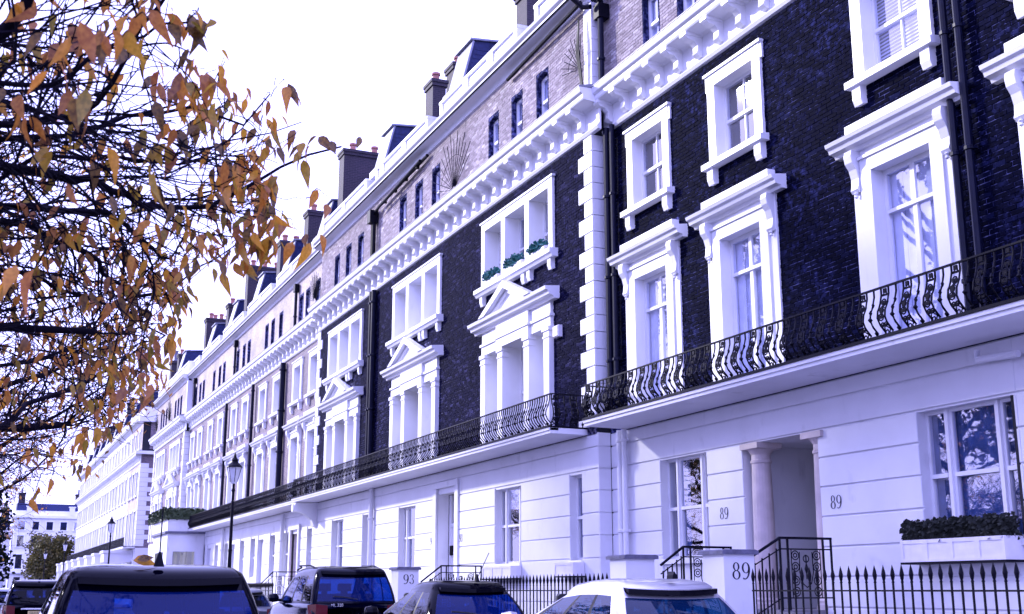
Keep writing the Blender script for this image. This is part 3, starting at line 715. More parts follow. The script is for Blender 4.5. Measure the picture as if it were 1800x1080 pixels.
# house B (number 93)
rB, xB = house_b(-38.2, -30.3, 'dark-brick house numbered 93 with white panelled front door', gap=-33.5, dorm=-31.2, chim=[(-38.2, 14.5, 16.3, 20.2, 3), (-38.2, 13.7, 14.2, 19.4, 1)])
balcony(rB, -38.2, -30.3, D2, .9, dense=True)
ground_floor(rB, -38.2, -30.3, D2, [(-35.6, -34.05, 2.03, 3.87), (-32.2, -30.75, .9, 4.04)])
gwin(rB, D2, -35.6, -34.05, kinds=('dark', 'sides', 'dark'))
dr = MB().box(-32.02, -30.95, D2+.40, D2+.46, 1.10, 3.14)
for zz in ((1.3, 2.1), (2.25, 3.0)):
    for xx in ((-31.9, -31.55), (-31.42, -31.07)): dr.box(*xx, D2+.385, D2+.40, *zz)
do = dr.build('front_door', 'door_paint', rB)
MB().lathe((-31.2, D2+.37, 2.12), [(.02, -.02), (.045, 0), (.03, .03)], 8, 'y').box(-31.14, -31.02, D2+.375, D2+.385, 2.0, 2.03).box(-31.55, -31.4, D2+.37, D2+.385, 2.15, 2.2).tube([(-31.10, D2+.37, 2.62), (-31.06, D2+.34, 2.55), (-31.10, D2+.37, 2.47)], .018, 6).build('door_furniture', 'iron_black', do)
MB().box(-32.18, -32.02, D2+.36, D2+.44, 1.1, 4.03).box(-30.95, -30.77, D2+.36, D2+.44, 1.1, 4.03).box(-32.02, -30.95, D2+.355, D2+.44, 3.14, 3.24).box(-31.50, -31.46, D2+.37, D2+.41, 3.24, 4.0).build('door_frame', 'white_paint', rB)
MB().box(-32.02, -30.95, D2+.40, D2+.406, 3.24, 4.03).build('fanlight', 'window_glass', rB)
MB().box(-32.45, -32.2, D2-.05, D2+.02, 1.1, 4.2).box(-30.75, -30.5, D2-.05, D2+.02, 1.1, 4.2).box(-32.45, -30.5, D2-.06, D2+.02, 4.2, 4.36).build('door_surround', 'stucco', rB)
MB().cham(-31.98, -31.8, D2+.30, D2+.36, 2.35, 2.62).build('entry_phone', 'iron_black', rB)
sB = MB()
for i in range(6): sB.box(-32.6, -30.4, 9.95+i*.27, D2+.45, .12+i*.16, .12+(i+1)*.16-.002)
sB.build('steps', 'stone_step', rB)
digits(rB, '93', .21, (-32.72, D2-.008, 2.66), 'front'); digits(rB, '93', .21, (-30.46, D2-.008, 2.66), 'front')
fan(rB, -30.95, D2, 12.75, 1.75, 15, 25, 165)
for x in (-38.62, -38.36): pipe(rB, x, D2-.13, 4.85, 11.45, .09)
pipe(rB, -38.15, D2-.10, 1.2, 4.66, .08, 'stucco')
pB = MB(); zz0 = 14.62
pB.tube([(-33.2, D2-.12, 14.60), (-37.9, D2-.16, 14.35), (-38.5, D2-.18, 14.2)], .055, 8).tube([(-33.6, D2-.22, 14.55), (-37.9, D2-.26, 14.20)], .045, 8)
for k in range(4): pB.lathe((-34-k*1.1, D2-.16, 14.42-k*.05), [(.07, 0), (.07, .12)], 8)
pB.box(-38.75, -38.4, D2-.34, D2-.04, 13.9, 14.35).tube([(-38.5, D2-.16, 14.0), (-38.5, D2-.16, 12.55)], .08, 8).tube([(-38.75, D2-.14, 13.9), (-38.75, D2-.14, 12.55)], .05, 8)
pB.build('rainwater_pipes', 'iron_black', rB)

# house C
rC, xC = house_b(-46.0, -38.2, 'dark-brick house with the left end of the bombe balcony on a scroll bracket', gap=-40.0, dorm=-38.75, chim=[(-46.3, 12.75, 14.65, 19.4, 2)])
balcony(rC, -45.7, -38.2, D2, .9, (True, False), dense=True)
ground_floor(rC, -46.0, -38.2, D2, [(-43.2, -41.7, 2.03, 3.87), (-39.4, -38.75, 2.03, 3.87)])
gwin(rC, D2, -43.2, -41.7, kinds=('dark', 'sides', 'dark')); gwin(rC, D2, -39.4, -38.75, n=1, kinds=('dark',))
quoins(rC, -46.0, D2, -1)
cb = MB().px([(D2, 3.75), (D2-.12, 3.78), (D2-.2, 4.0), (D2-.5, 4.25), (D2-.85, 4.35), (D2-.9, 4.5), (D2-.85, 4.66), (D2, 4.66)], -45.65, -45.3)
cb.lathe((-45.47, D2-.72, 4.45), [(.16, -.22), (.16, .22)], 12, 'y').build('scroll_bracket', 'stucco', rC)
fan(rC, -46.6, D2, 12.9, 1.2, 19, 15, 165)

# five brown-brick houses of two bays
W3 = [(-47.62, -50.43), (-54.24, -57.23), (-61.33, -64.22), (-68.06, -71.2), (-74.7, -77.4)]
B3 = [-46.0, -52.6, -59.2, -66.0, -72.8, -79.0]
L3 = ['brown-brick two-bay house next to the dark-brick block with pink door', 'brown-brick two-bay house left of the thick black downpipe pair', 'brown-brick two-bay house behind the tall street lamp',
      'brown-brick two-bay house just right of the hedge-topped white porch', 'brown-brick two-bay house rising behind the hedge-topped white porch']
for i, (ws, lb) in enumerate(zip(W3, L3)):
    X1, X0 = B3[i], B3[i+1]; D = D1
    r = house(lb, X0, X1, D); ops = []
    for xc in ws: ops.append(win_upper(r, xc, D, 'net', .82)); ops.append(win_hood(r, xc, D, 'net', 1.0, .60))
    s = MB(); slab(s, X0, X1, 4.66, 11.5, D, .35, ops); s.build('front_wall', 'brick_stock', r)
    cornice(r, X0, X1, D); attic(r, X0, X1, D, tuple(xc+d for xc in ws for d in (-.0,))+((X0+X1)/2,), 'brick_stock_pale')
    parapet(r, X0, X1, D, X1-4.0, X1-1.9, [(X0, 12.9+.25*(i % 2), 14.9, 18.6+.35*(i % 3), 3)]); shell(r, X0, X1, D)
    if i < 4: balcony(r, X0+(2.0 if i == 3 else 0), X1, D, 1.0, dense=True)
    gx = [(X1-1.9, X1-.9, 2.0, 3.8), (X1-4.4, X1-3.2, .9, 3.7), (X1-6.0, X1-5.0, 2.0, 3.8)]
    ground_floor(r, X0, X1, D, gx, 'stucco')
    sash(r, gx[0][0], gx[0][1], 2.0, 3.8, D+.15, 'dark', 1); sash(r, gx[2][0], gx[2][1], 2.0, 3.8, D+.15, 'dark', 1)
    MB().box(gx[1][0], gx[1][1], D+.2, D+.26, .9, 3.7).box(gx[1][0]+.12, gx[1][1]-.12, D+.18, D+.2, 1.2, 3.5).build('front_door', 'door_pink' if i == 0 else 'door_paint', r)
    if i == 0: MB().box(gx[1][0]-.22, gx[1][0], D-.08, D+.1, .9, 3.85).box(gx[1][1], gx[1][1]+.22, D-.08, D+.1, .9, 3.85).box(gx[1][0]-.3, gx[1][1]+.3, D-.1, D+.1, 3.85, 4.05).build('door_surround', 'stucco', r)
    if i in (0, 1, 2): pipe(r, X0+.1 if i else -52.75, D-.15, 4.9, 11.4, .13 if i == 0 else .08)
    if i in (0, 2): pipe(r, X0+.9, D-.12, 1.0, 4.6, .09, 'stucco')
    if i % 2 == 0: pipe(r, X0+1.6, D-.12, 12.55, 14.6, .07); MB().box(X0+1.45, X0+1.75, D-.22, D-.02, 14.3, 14.65).build('hopper', 'iron_black', r)

# end pavilion with two tripartite bays
def pavilion():
    X0, X1, D = -93.0, -79.0, D2
    r = house('white-trimmed end pavilion of the terrace with pedimented windows at the side street', X0, X1, D); ops = []
    for xc in (-82.7, -89.3): ops += win_triple(r, xc, D)+aedicule(r, xc, D)
    s = MB(); slab(s, X0, X1, 4.66, 11.5, D, .35, ops); s.build('front_wall', 'brick_stock', r)
    cornice(r, X0, X1, D, over=(0, .4)); attic(r, X0, X1, D, tuple(xc+d for xc in (-82.7, -89.3) for d in (-1.2, 0, 1.2)))
    parapet(r, X0, X1, D, None, -84.5, [(-79.6, 13.2, 14.8, 19.0, 2), (-92.6, 13.2, 14.8, 19.0, 3)]); shell(r, X0, X1, D)
    fan(r, -85.9, D, 12.9, 1.6, 15); fan(r, -92.2, D, 12.9, 1.5, 13)
    ground_floor(r, X0, X1, D, [(-84.5, -82.9, 2, 3.8), (-91, -89.5, 2, 3.8)])
    for a, b in ((-84.5, -82.9), (-91, -89.5)): tri_ground(r, a, b, 2, 3.8, D)
    quoins(r, X1, D, 1); quoins(r, X0, D, -1)
    MB().box(X0-.02, X0, D+.01, D+9, 0, 15.2).build('side_wall', 'brick_stock', r)
    p = MB().box(-79.2, -78.8, D-.05, D+.29, 12.53, 14.72).build('attic_pier', 'old_stucco', r)
    return r
pavilion()
# white single-storey porch with hedge on its roof
pp = thing('porch_room', 'white single-storey porch room in front of the terrace carrying a clipped hedge', 'porch', (-74, 11.2, .12))
prof = [(-78.2, 12.28), (-78.2, 10.9), (-76.9, 10.2), (-71.2, 10.2), (-71.2, 12.28)]
MB().pz(prof, .12, 4.55).build('wall', 'stucco', pp)
def grow(pr, k): cx, cy = -74.7, 11.5; return [(cx+(x-cx)*(1+k/3.4), cy+(y-cy)*(1+k)) for x, y in pr]
MB().pz(grow(prof, .12), 4.55, 4.68).build('roof_edge', 'stone_cap', pp)
MB().pz(grow(prof, .02), 4.68, 5.35).build('parapet', 'stucco', pp)
for (y0, y1) in ((10.55, 11.75),):
    MB().box(-71.19, -71.16, y0, y1, 2.2, 3.55).build('window', 'window_glass_dark', pp); MB().box(-71.198, -71.19, y0-.0, y1, 2.2, 3.55).build('window_back', 'room', pp)
MB().box(-75.6, -72.6, 10.16, 10.19, 2.2, 3.55).build('window', 'room', pp)

# terrace beyond the side street, ten houses
FARL = ['corner house beyond the side street with toothed white quoins on its brick flank']+['white-trimmed far terrace house, number %s beyond the side street corner' % n for n in ('two', 'three', 'four', 'five', 'six', 'seven', 'eight')]
for i in range(8):
    X1 = -101-i*7.6; X0 = X1-7.6; D = 12.0
    r = house(FARL[i], X0, X1, D, 'far terrace houses'); ops = []; s = MB(); fr = MB(); pn = []
    for c in range(3):
        xc = X1-1.4-2.4*c
        for z0, z1, hw in ((5.0, 7.6, .6), (8.9, 10.8, .55), (12.7, 14.1, .42), (1.9, 3.7, .6)): ops.append((xc-hw, xc+hw, z0, z1))
    slab(s, X0, X1, 4.6, 12.3, D, .3, ops); slab(s, X0, X1, 12.3, 14.8, D, .3, ops); s.build('front_wall', 'old_stucco' if i else 'brick_stock_pale', r)
    slab2 = MB(); slab(slab2, X0, X1, 0, 4.6, D, .3, ops); slab2.build('ground_floor_wall', 'stucco', r)
    for a, b, z0, z1 in ops:
        q = MB().box(a-.2, a, D-.07, D+.03, z0, z1).box(b, b+.2, D-.07, D+.03, z0, z1).box(a-.24, b+.24, D-.1, D+.03, z1, z1+.22).box(a-.25, b+.25, D-.16, D+.03, z0-.12, z0)
        wv = q.build('window', 'white_paint', r)
        MB().box(a, b, D+.12, D+.13, z0, z1).build('pane', 'window_glass_dark', wv); 
    cornice(r, X0, X1, D, step=.95); parapet(r, X0, X1, D, None, X1-3, [(X1-7.3, 13+.3*(i % 2), 15.2, 18.6+.5*(i % 3), 4)]); shell(r, X0, X1, D)
    bb = balcony(r, X0, X1, D, .9, rail=False)
    g = MB().box(X0, X1, D-.88, D-.84, 5.5, 5.54)
    for k in range(38): g.box(X0+.2*k, X0+.2*k+.05, D-.88, D-.85, 4.83, 5.5)
    g.build('railing', 'iron_black', bb)
    po = MB().box(X1-3.6, X1-1.2, D-2.2, D-.01, 3.6, 4.3).box(X1-3.7, X1-1.1, D-2.3, D-.01, 4.3, 4.5)
    for x in (X1-3.45, X1-1.35): po.lathe((x, D-2.0, .3), [(.2, 0), (.17, 3.1), (.24, 3.3)], 12)
    po.box(X1-3.6, X1-1.2, D-2.4, D-.01, .0, .3).build('porch', 'stucco', r)
    if i == 0:
        MB().box(X1, X1+.03, D+.01, D+10, 4.7, 12.2).box(X1, X1+.03, D+.6, D+10, 12.6, 15.2).build('side_wall', 'brick_stock', r); MB().box(X1, X1+.04, D+.01, D+10, 0, 4.7).build('side_wall', 'stucco', r)
        quoins(r, X1+.03, D, 1, .62)
        for k in range(17): MB().box(X1+.031, X1+.07, D+.61, D+.61+(.42 if k % 2 else .02), 4.99+k*.379, 4.99+(k+1)*.379-.01).build('quoin', 'white_paint', r)
        MB().px([(D-.5, 12.15), (D-.5, 12.4), (D+10, 12.4), (D+10, 12.15)], X1, X1+.5).build('side_cornice', 'white_paint', r)
        MB().px([(D-.4, 14.8), (D-.4, 15.2), (D+10, 15.2), (D+10, 14.8)], X1, X1+.4).build('side_cornice', 'white_paint', r)
        MB().box(X1, X1+.3, D+.02, D+10, 15.2, 16.0).build('side_parapet', 'white_paint', r)
        MB().px([(D+2.0, 15.9), (D+2.6, 18.3), (D+3.4, 18.8), (D+9.5, 19.2), (D+9.5, 15.9)], X1-.5, X1-.02).build('gable', 'brick_stock', r)
        MB().px([(D+1.9, 15.9), (D+2.5, 18.35), (D+3.35, 18.9), (D+9.6, 19.3), (D+9.6, 19.15), (D+3.4, 18.75), (D+2.6, 18.25), (D+2.05, 15.9)], X1-.55, X1+.06).build('gable_coping', 'white_paint', r)
        ch = MB().box(X1-3.2, X1-2.2, D+2.2, D+7.5, 15.3, 20.2).box(X1-3.3, X1-2.1, D+2.1, D+7.6, 20.2, 20.45).build('chimney', 'brick_chimney', r)
        for k in range(7): MB().lathe((X1-2.7, D+2.6+.75*k, 20.45), [(.2, 0), (.16, .2), (.15, .8), (.2, .85), (.2, .95)], 10).build('chimney_pot', 'terracotta' if k % 2 else 'stone_cap', r)
        for z0, z1, ya, yb in ((8.6, 11.0, D+1.6, D+3.4), (4.8, 7.4, D+1.5, D+3.4)):
            MB().box(X1+.04, X1+.12, ya, yb, z0, z1).box(X1+.04, X1+.25, ya-.15, yb+.15, z1, z1+.25).build('blind_window', 'white_paint', r)

# houses closing the far end of the street
def end_house(X, Y0, Y1, H, label, ncol):
    r = thing('end_house', label, 'house', (X, (Y0+Y1)/2, 0), 'houses closing the street'); 
    MB().box(X-10, X, Y0, Y1, 0, H).build('wall', 'old_stucco', r)
    MB().box(X-10.3, X+.4, Y0-.3, Y1+.3, H, H+.45).build('cornice', 'white_paint', r)
    MB().box(X-9, X-.3, Y0+.1, Y1-.1, H+.45, H+1.3).build('parapet', 'white_paint', r)
    m = MB().py([(X-8.5, H+.5), (X-.8, H+.5), (X-1.6, H+2.6), (X-7.5, H+2.6)], Y0+.2, Y1-.2).build('roof', 'slate', r)
    for y in (Y0+.4, Y1-1.5):
        c = MB().box(X-5.5, X-3.6, y, y+1.1, H+.5, H+4.4).box(X-5.6, X-3.5, y-.1, y+1.2, H+4.4, H+4.6).build('chimney', 'brick_chimney', m)
        for k in range(3): MB().lathe((X-5.1+.6*k, y+.5, H+4.6), [(.18, 0), (.15, .7), (.2, .8)], 8).build('chimney_pot', 'stone_cap', m)
    for fl, (z0, z1) in enumerate(((1.6, 3.6), (5.0, 7.4), (8.7, 10.6), (11.6, 13.0))):
        if z1 > H-.5: continue
        for c in range(ncol):
            y = Y0+(Y1-Y0)*(c+.5)/ncol
            wv = MB().box(X, X+.08, y-.75, y-.52, z0, z1).box(X, X+.08, y+.52, y+.75, z0, z1).box(X, X+.12, y-.8, y+.8, z1, z1+.25).box(X, X+.18, y-.8, y+.8, z0-.15, z0).build('window', 'white_paint', r)
            MB().box(X+.005, X+.03, y-.52, y+.52, z0, z1).build('pane', 'window_glass_dark', wv); MB().box(X+.001, X+.004, y-.52, y+.52, z0, z1).build('pane_back', 'interior_dark', wv)
    MB().box(X, X+.9, Y0, Y1, 4.2, 4.5).build('balcony', 'stucco', r)
    for y in (Y0+2.2, Y1-2.2): MB().box(X+.01, X+.06, y-.45, y+.45, H+.7, H+1.9).box(X+.005, X+.12, y-.6, y+.6, H+1.9, H+2.1).build('dormer', 'white_paint', m)
end_house(-232, -6.5, 6.3, 10.9, 'low pale house closing the street behind the dark evergreen', 6)
end_house(-226, 6.6, 18, 13.6, 'tall pale house closing the street behind the round tree', 5)

# ------------------------------------------------------------------ area railings, piers, handrails
YR = 9.9
SP = MB().box(-.0095, .0095, -.0095, .0095, 0, 1.40)
SP.lathe((0, 0, 1.36), [(.010, 0), (.019, .01), (.012, .03), (.019, .05), (.027, .10), (.018, .15), (.001, .215)], 8)
SPM = SP.mesh('railing_bar', 'iron_black')
def area_railing(label, X0, X1, step=.155):
    r = thing('area_railing', label, 'railing', ((X0+X1)/2, YR, .12), 'spear-topped area railings')
    MB().box(X0, X1, YR-.014, YR+.014, 1.385, 1.405).box(X0, X1, YR-.012, YR+.012, .24, .26).build('rail', 'iron_black', r)
    MB().box(X0, X1, YR-.10, YR+.10, .0, .12).build('plinth', 'stone_step', r)
    n = int((X1-X0)/step)
    for i in range(n+1): inst('railing_bar', SPM, r, (X0+i*step+.02, YR, .12))
area_railing('black spear-topped railing right of the pier numbered 89', -14.10, -7.5)
area_railing('black spear-topped railing between the silver car and the ground-floor windows', -27.0, -18.1)
def pier(x0, x1, y0, y1, h, label, num=None):
    r = thing('gate_pier', label, 'pier', ((x0+x1)/2, (y0+y1)/2, .12), 'white step piers')
    MB().box(x0, x1, y0, y1, .0, h-.07).build('shaft', 'stucco', r)
    MB().px([(y0-.05, h-.07), (y0-.05, h-.02), (y0, h), (y1, h), (y1+.05, h-.02), (y1+.05, h-.07)], x0-.05, x1+.05).build('cap', 'stone_cap', r)
    if num: digits(r, num, .24, (x1+.004, y0+.13, h-.42), 'side')
pier(-15.17, -14.63, 9.8, 10.32, 1.97, 'white rendered pier numbered 89 with dark stone cap', '89')
pier(-18.0, -17.46, 9.8, 10.34, 1.97, 'plain white rendered pier left of the steps to number 89')
pier(-29.55, -29.0, 9.8, 10.34, 1.97, 'white rendered pier numbered 93 behind the parked cars', '93')
def handrail(x, y0, y1, y2, z1, label, low):
    r = thing('stair_handrail', label, 'handrail', (x, y1, .9), 'iron stair handrails')
    m = MB().tube([(x, y0, low), (x, y1, z1)], .022, 6).box(x-.022, x+.022, y1, y2, z1-.015, z1+.02)
    m.tube([(x, y0, low-.14), (x, y1, z1-.16)], .011, 5).box(x-.012, x+.012, y1, y2, z1-.17, z1-.15).box(x-.012, x+.012, y1, y2, z1-.88, z1-.86)
    m.tube([(x, y0, low-.85), (x, y1, z1-.87)], .011, 5)
    m.build('rail', 'iron_black', r)
    b = MB(); n = 5
    for i in range(n):
        y = y0+(y1-y0)*(i+.5)/n; zt = low+(z1-low)*(i+.5)/n; b.box(x-.009, x+.009, y-.009, y+.009, zt-1.0, zt-.12)
    for y in (y1, y1+.14, y2-.16, y2-.01): b.box(x-.013, x+.013, y-.013, y+.013, z1-1.05, z1)
    b.build('bars', 'iron_black', r)
    s = MB(); ya, yb = y1+.2, y2-.22; yc = (ya+yb)/2; zc = z1-.5; w2 = (yb-ya)/2
    def circ(cy, cz, rr, a0=0, a1=360, k=14): s.tube([(x, cy+rr*math.cos(math.radians(a0+(a1-a0)*i/k)), cz+rr*math.sin(math.radians(a0+(a1-a0)*i/k))) for i in range(k+1)], .009, 4)
    for sg in (-1, 1):
        for cz in (z1-.25, z1-.42, z1-.62, z1-.78): circ(yc+sg*(w2-.07), cz, .065); circ(yc+sg*(w2-.07), cz, .03)
        s.tube([(x, yc+sg*w2, z1-.16), (x, yc+sg*w2, z1-.88)], .009, 4)
        s.tube([(x, yc+sg*(w2-.15), z1-.2), (x, yc+sg*(w2-.14), z1-.5), (x, yc+sg*.08, z1-.66), (x, yc, z1-.72)], .009, 4)
    s.tube([(x, yc, z1-.24), (x, yc, z1-.6)], .012, 4); circ(yc, z1-.30, .05); s.lathe((x, yc, z1-.45), [(.004, -.08), (.03, 0), (.004, .1)], 6)
    s.build('scroll_panel', 'iron_black', r)
handrail(-17.3, 10.36, 10.80, 11.75, 2.10, 'black iron handrail left of the steps to number 89', 1.80)
handrail(-14.93, 10.34, 11.00, 11.95, 2.16, 'black iron handrail with scroll panel right of the steps to number 89', 1.80)
handrail(-28.9, 10.36, 10.9, 12.0, 2.0, 'black iron handrail at the steps to number 93', 1.6)
handrail(-47.5, 10.4, 10.9, 12.2, 2.1, 'black iron handrail in front of the pink door', 1.6)
area_railing('black spear-topped railing in front of the pink door', -52.5, -43.0)

# ------------------------------------------------------------------ planters, alarm box
def leaf_blob(c, rad, n, size, R, flat=1.0):
    mb = MB()
    for _ in range(n):
        while True:
            p = Vector((R.uniform(-1, 1), R.uniform(-1, 1), R.uniform(-1, 1)))
            if .25 < p.length < 1: break
        q = Vector((c[0]+p.x*rad[0], c[1]+p.y*rad[1], c[2]+p.z*rad[2]))
        a = Vector((R.gauss(0, 1), R.gauss(0, 1), R.gauss(0, 1))).normalized(); b = a.orthogonal().normalized()*size*R.uniform(.4, .6); a = a*size*R.uniform(.7, 1.2)
        mb.add([q, q+a*.5+b, q+a, q+a*.5-b], [(0, 1, 2, 3)])
    return mb
def hedge_box(x0, x1, y0, y1, z0, z1, n, size, seed):
    R = random.Random(seed); mb = MB().box(x0+.04, x1-.04, y0+.04, y1-.04, z0, z1-.05)
    for _ in range(n):
        q = Vector((R.uniform(x0, x1), R.uniform(y0, y1), R.uniform(z0, z1)))
        f = R.random()
        if f < .4: q.y = y0+R.uniform(-.02, .04)
        elif f < .75: q.z = z1+R.uniform(-.05, .04)
        elif f < .9: q.x = R.choice((x0, x1))+R.uniform(-.03, .03)
        a = Vector((R.gauss(0, 1), R.gauss(0, 1), R.gauss(.4, 1))).normalized(); b = a.orthogonal().normalized()*size*R.uniform(.4, .6); a = a*size*R.uniform(.7, 1.2)
        mb.add([q, q+a*.5+b, q+a, q+a*.5-b], [(0, 1, 2, 3)])
    return mb
def panel_box(x0, x1, y0, D, z0, z1, n, label, plant=None):
    r = thing('window_box', label, 'planter', ((x0+x1)/2, D-.1, z0), 'window boxes')
    b = MB().box(x0, x1, y0, D-.01, z0, z1).build('box', 'box_white', r)
    f = MB(); wd = (x1-x0)/n
    for i in range(n):
        a, c = x0+wd*i+.03, x0+wd*(i+1)-.03
        f.box(a-.03, a+.02, y0-.014, y0, z0, z1).box(c-.02, c+.03, y0-.014, y0, z0, z1).box(a+.02, c-.02, y0-.012, y0, z1-.05, z1).box(a+.02, c-.02, y0-.012, y0, z0, z0+.04)
    f.build('panel_frame', 'box_white', b)
    MB().box(x0-.01, x1+.01, y0-.02, D-.01, z0-.03, z0-.001).build('base', 'iron_black', b)
    if plant: hedge_box(x0+.02, x1-.02, y0+.03, D-.05, z1-.02, z1+plant, 1500, .06, 5).build('plants', 'hedge_dark', r)
panel_box(-13.45, -11.55, D1-.32, D1, 1.78, 2.08, 4, 'long white panelled window box with dark clipped plants under the big right window', .22)
panel_box(-28.15, -26.40, D2-.28, D2, 1.68, 1.97, 3, 'empty white panelled window box left of the narrow window')
panel_box(-24.05, -23.15, D2-.28, D2, 1.70, 1.98, 1, 'small empty white window box under the narrow window')
for k, (v, wd) in enumerate(((-1.42, 1.0), (.0, 1.15), (1.42, 1.0))):
    R = random.Random(30+k)
    t = thing('window_plant', 'bushy teal-green trailing plant on the %s ledge of the triple window' % ('left', 'middle', 'right')[k], 'plant', (xA+v, D2-.12, 9.28), 'teal plants on the triple window')
    MB().cham(xA+v-wd/2, xA+v+wd/2, D2-.16, D2+.04, 9.285, 9.42).build('trough', 'box_white', t)
    leaf_blob((xA+v, D2-.10, 9.50), (wd/2, .13, .15), 420, .075, R).build('leaves', 'teal_leaf', t)
hd = hedge_box(-78.2, -71.05, 10.0, 12.2, 5.36, 5.95, 2600, .13, 9).build('clipped_hedge', 'hedge_leaf', loc=(-74, 11, 5.35)); tag(hd, 'clipped green hedge on the roof of the white porch room', 'hedge')
al = MB().cham(-24.40, -24.10, D2-.13, D2-.01, 7.08, 7.36, .03).build('alarm_box', 'box_white', loc=(-24.4, D2-.05, 7.08)); tag(al, 'small pale alarm box on the dark brick right of the pedimented window', 'alarm box')

# ------------------------------------------------------------------ street lamps
def lamp(x, y, label, H=5.05):
    r = thing('street_lamp', label, 'street lamp', (x, y, .12), 'street lamps along the right pavement')
    p = MB().lathe((x, y, .12), [(.17, 0), (.17, .25), (.12, .32), (.11, .9), (.13, .95), (.075, 1.05), (.065, 2.6), (.08, 2.65), (.06, 2.72), (.05, H-.35), (.075, H-.3), (.045, H-.2), (.05, H-.05)], 12)
    p.tube([(x-.3, y, H-.55), (x+.3, y, H-.55)], .016, 6).build('post', 'iron_black', r)
    MB().lathe((x, y, .12+H), [(.10, -.06), (.13, .0), (.25, .50), (.26, .52)], 6).build('lantern', 'lamp_glass', r)
    c = MB().lathe((x, y, .12+H+.52), [(.29, 0), (.27, .05), (.14, .17), (.11, .24), (.14, .26), (.06, .36), (.03, .48), (.005, .55)], 12)
    for k in range(6):
        a = math.pi/3*k; c.tube([(x+.13*math.cos(a), y+.13*math.sin(a), .12+H), (x+.26*math.cos(a), y+.26*math.sin(a), .12+H+.52)], .012, 4)
    c.build('cap', 'iron_black', r)
lamp(-43.4, 8.4, 'nearest black street lamp with glass lantern before the brown-brick houses')
lamp(-84.2, 8.4, 'middle black street lamp by the side street corner')
lamp(-125.5, 8.4, 'third black street lamp along the pavement, in front of the round tree')
lamp(-158, 8.4, 'farthest small street lamp in front of the round tree')

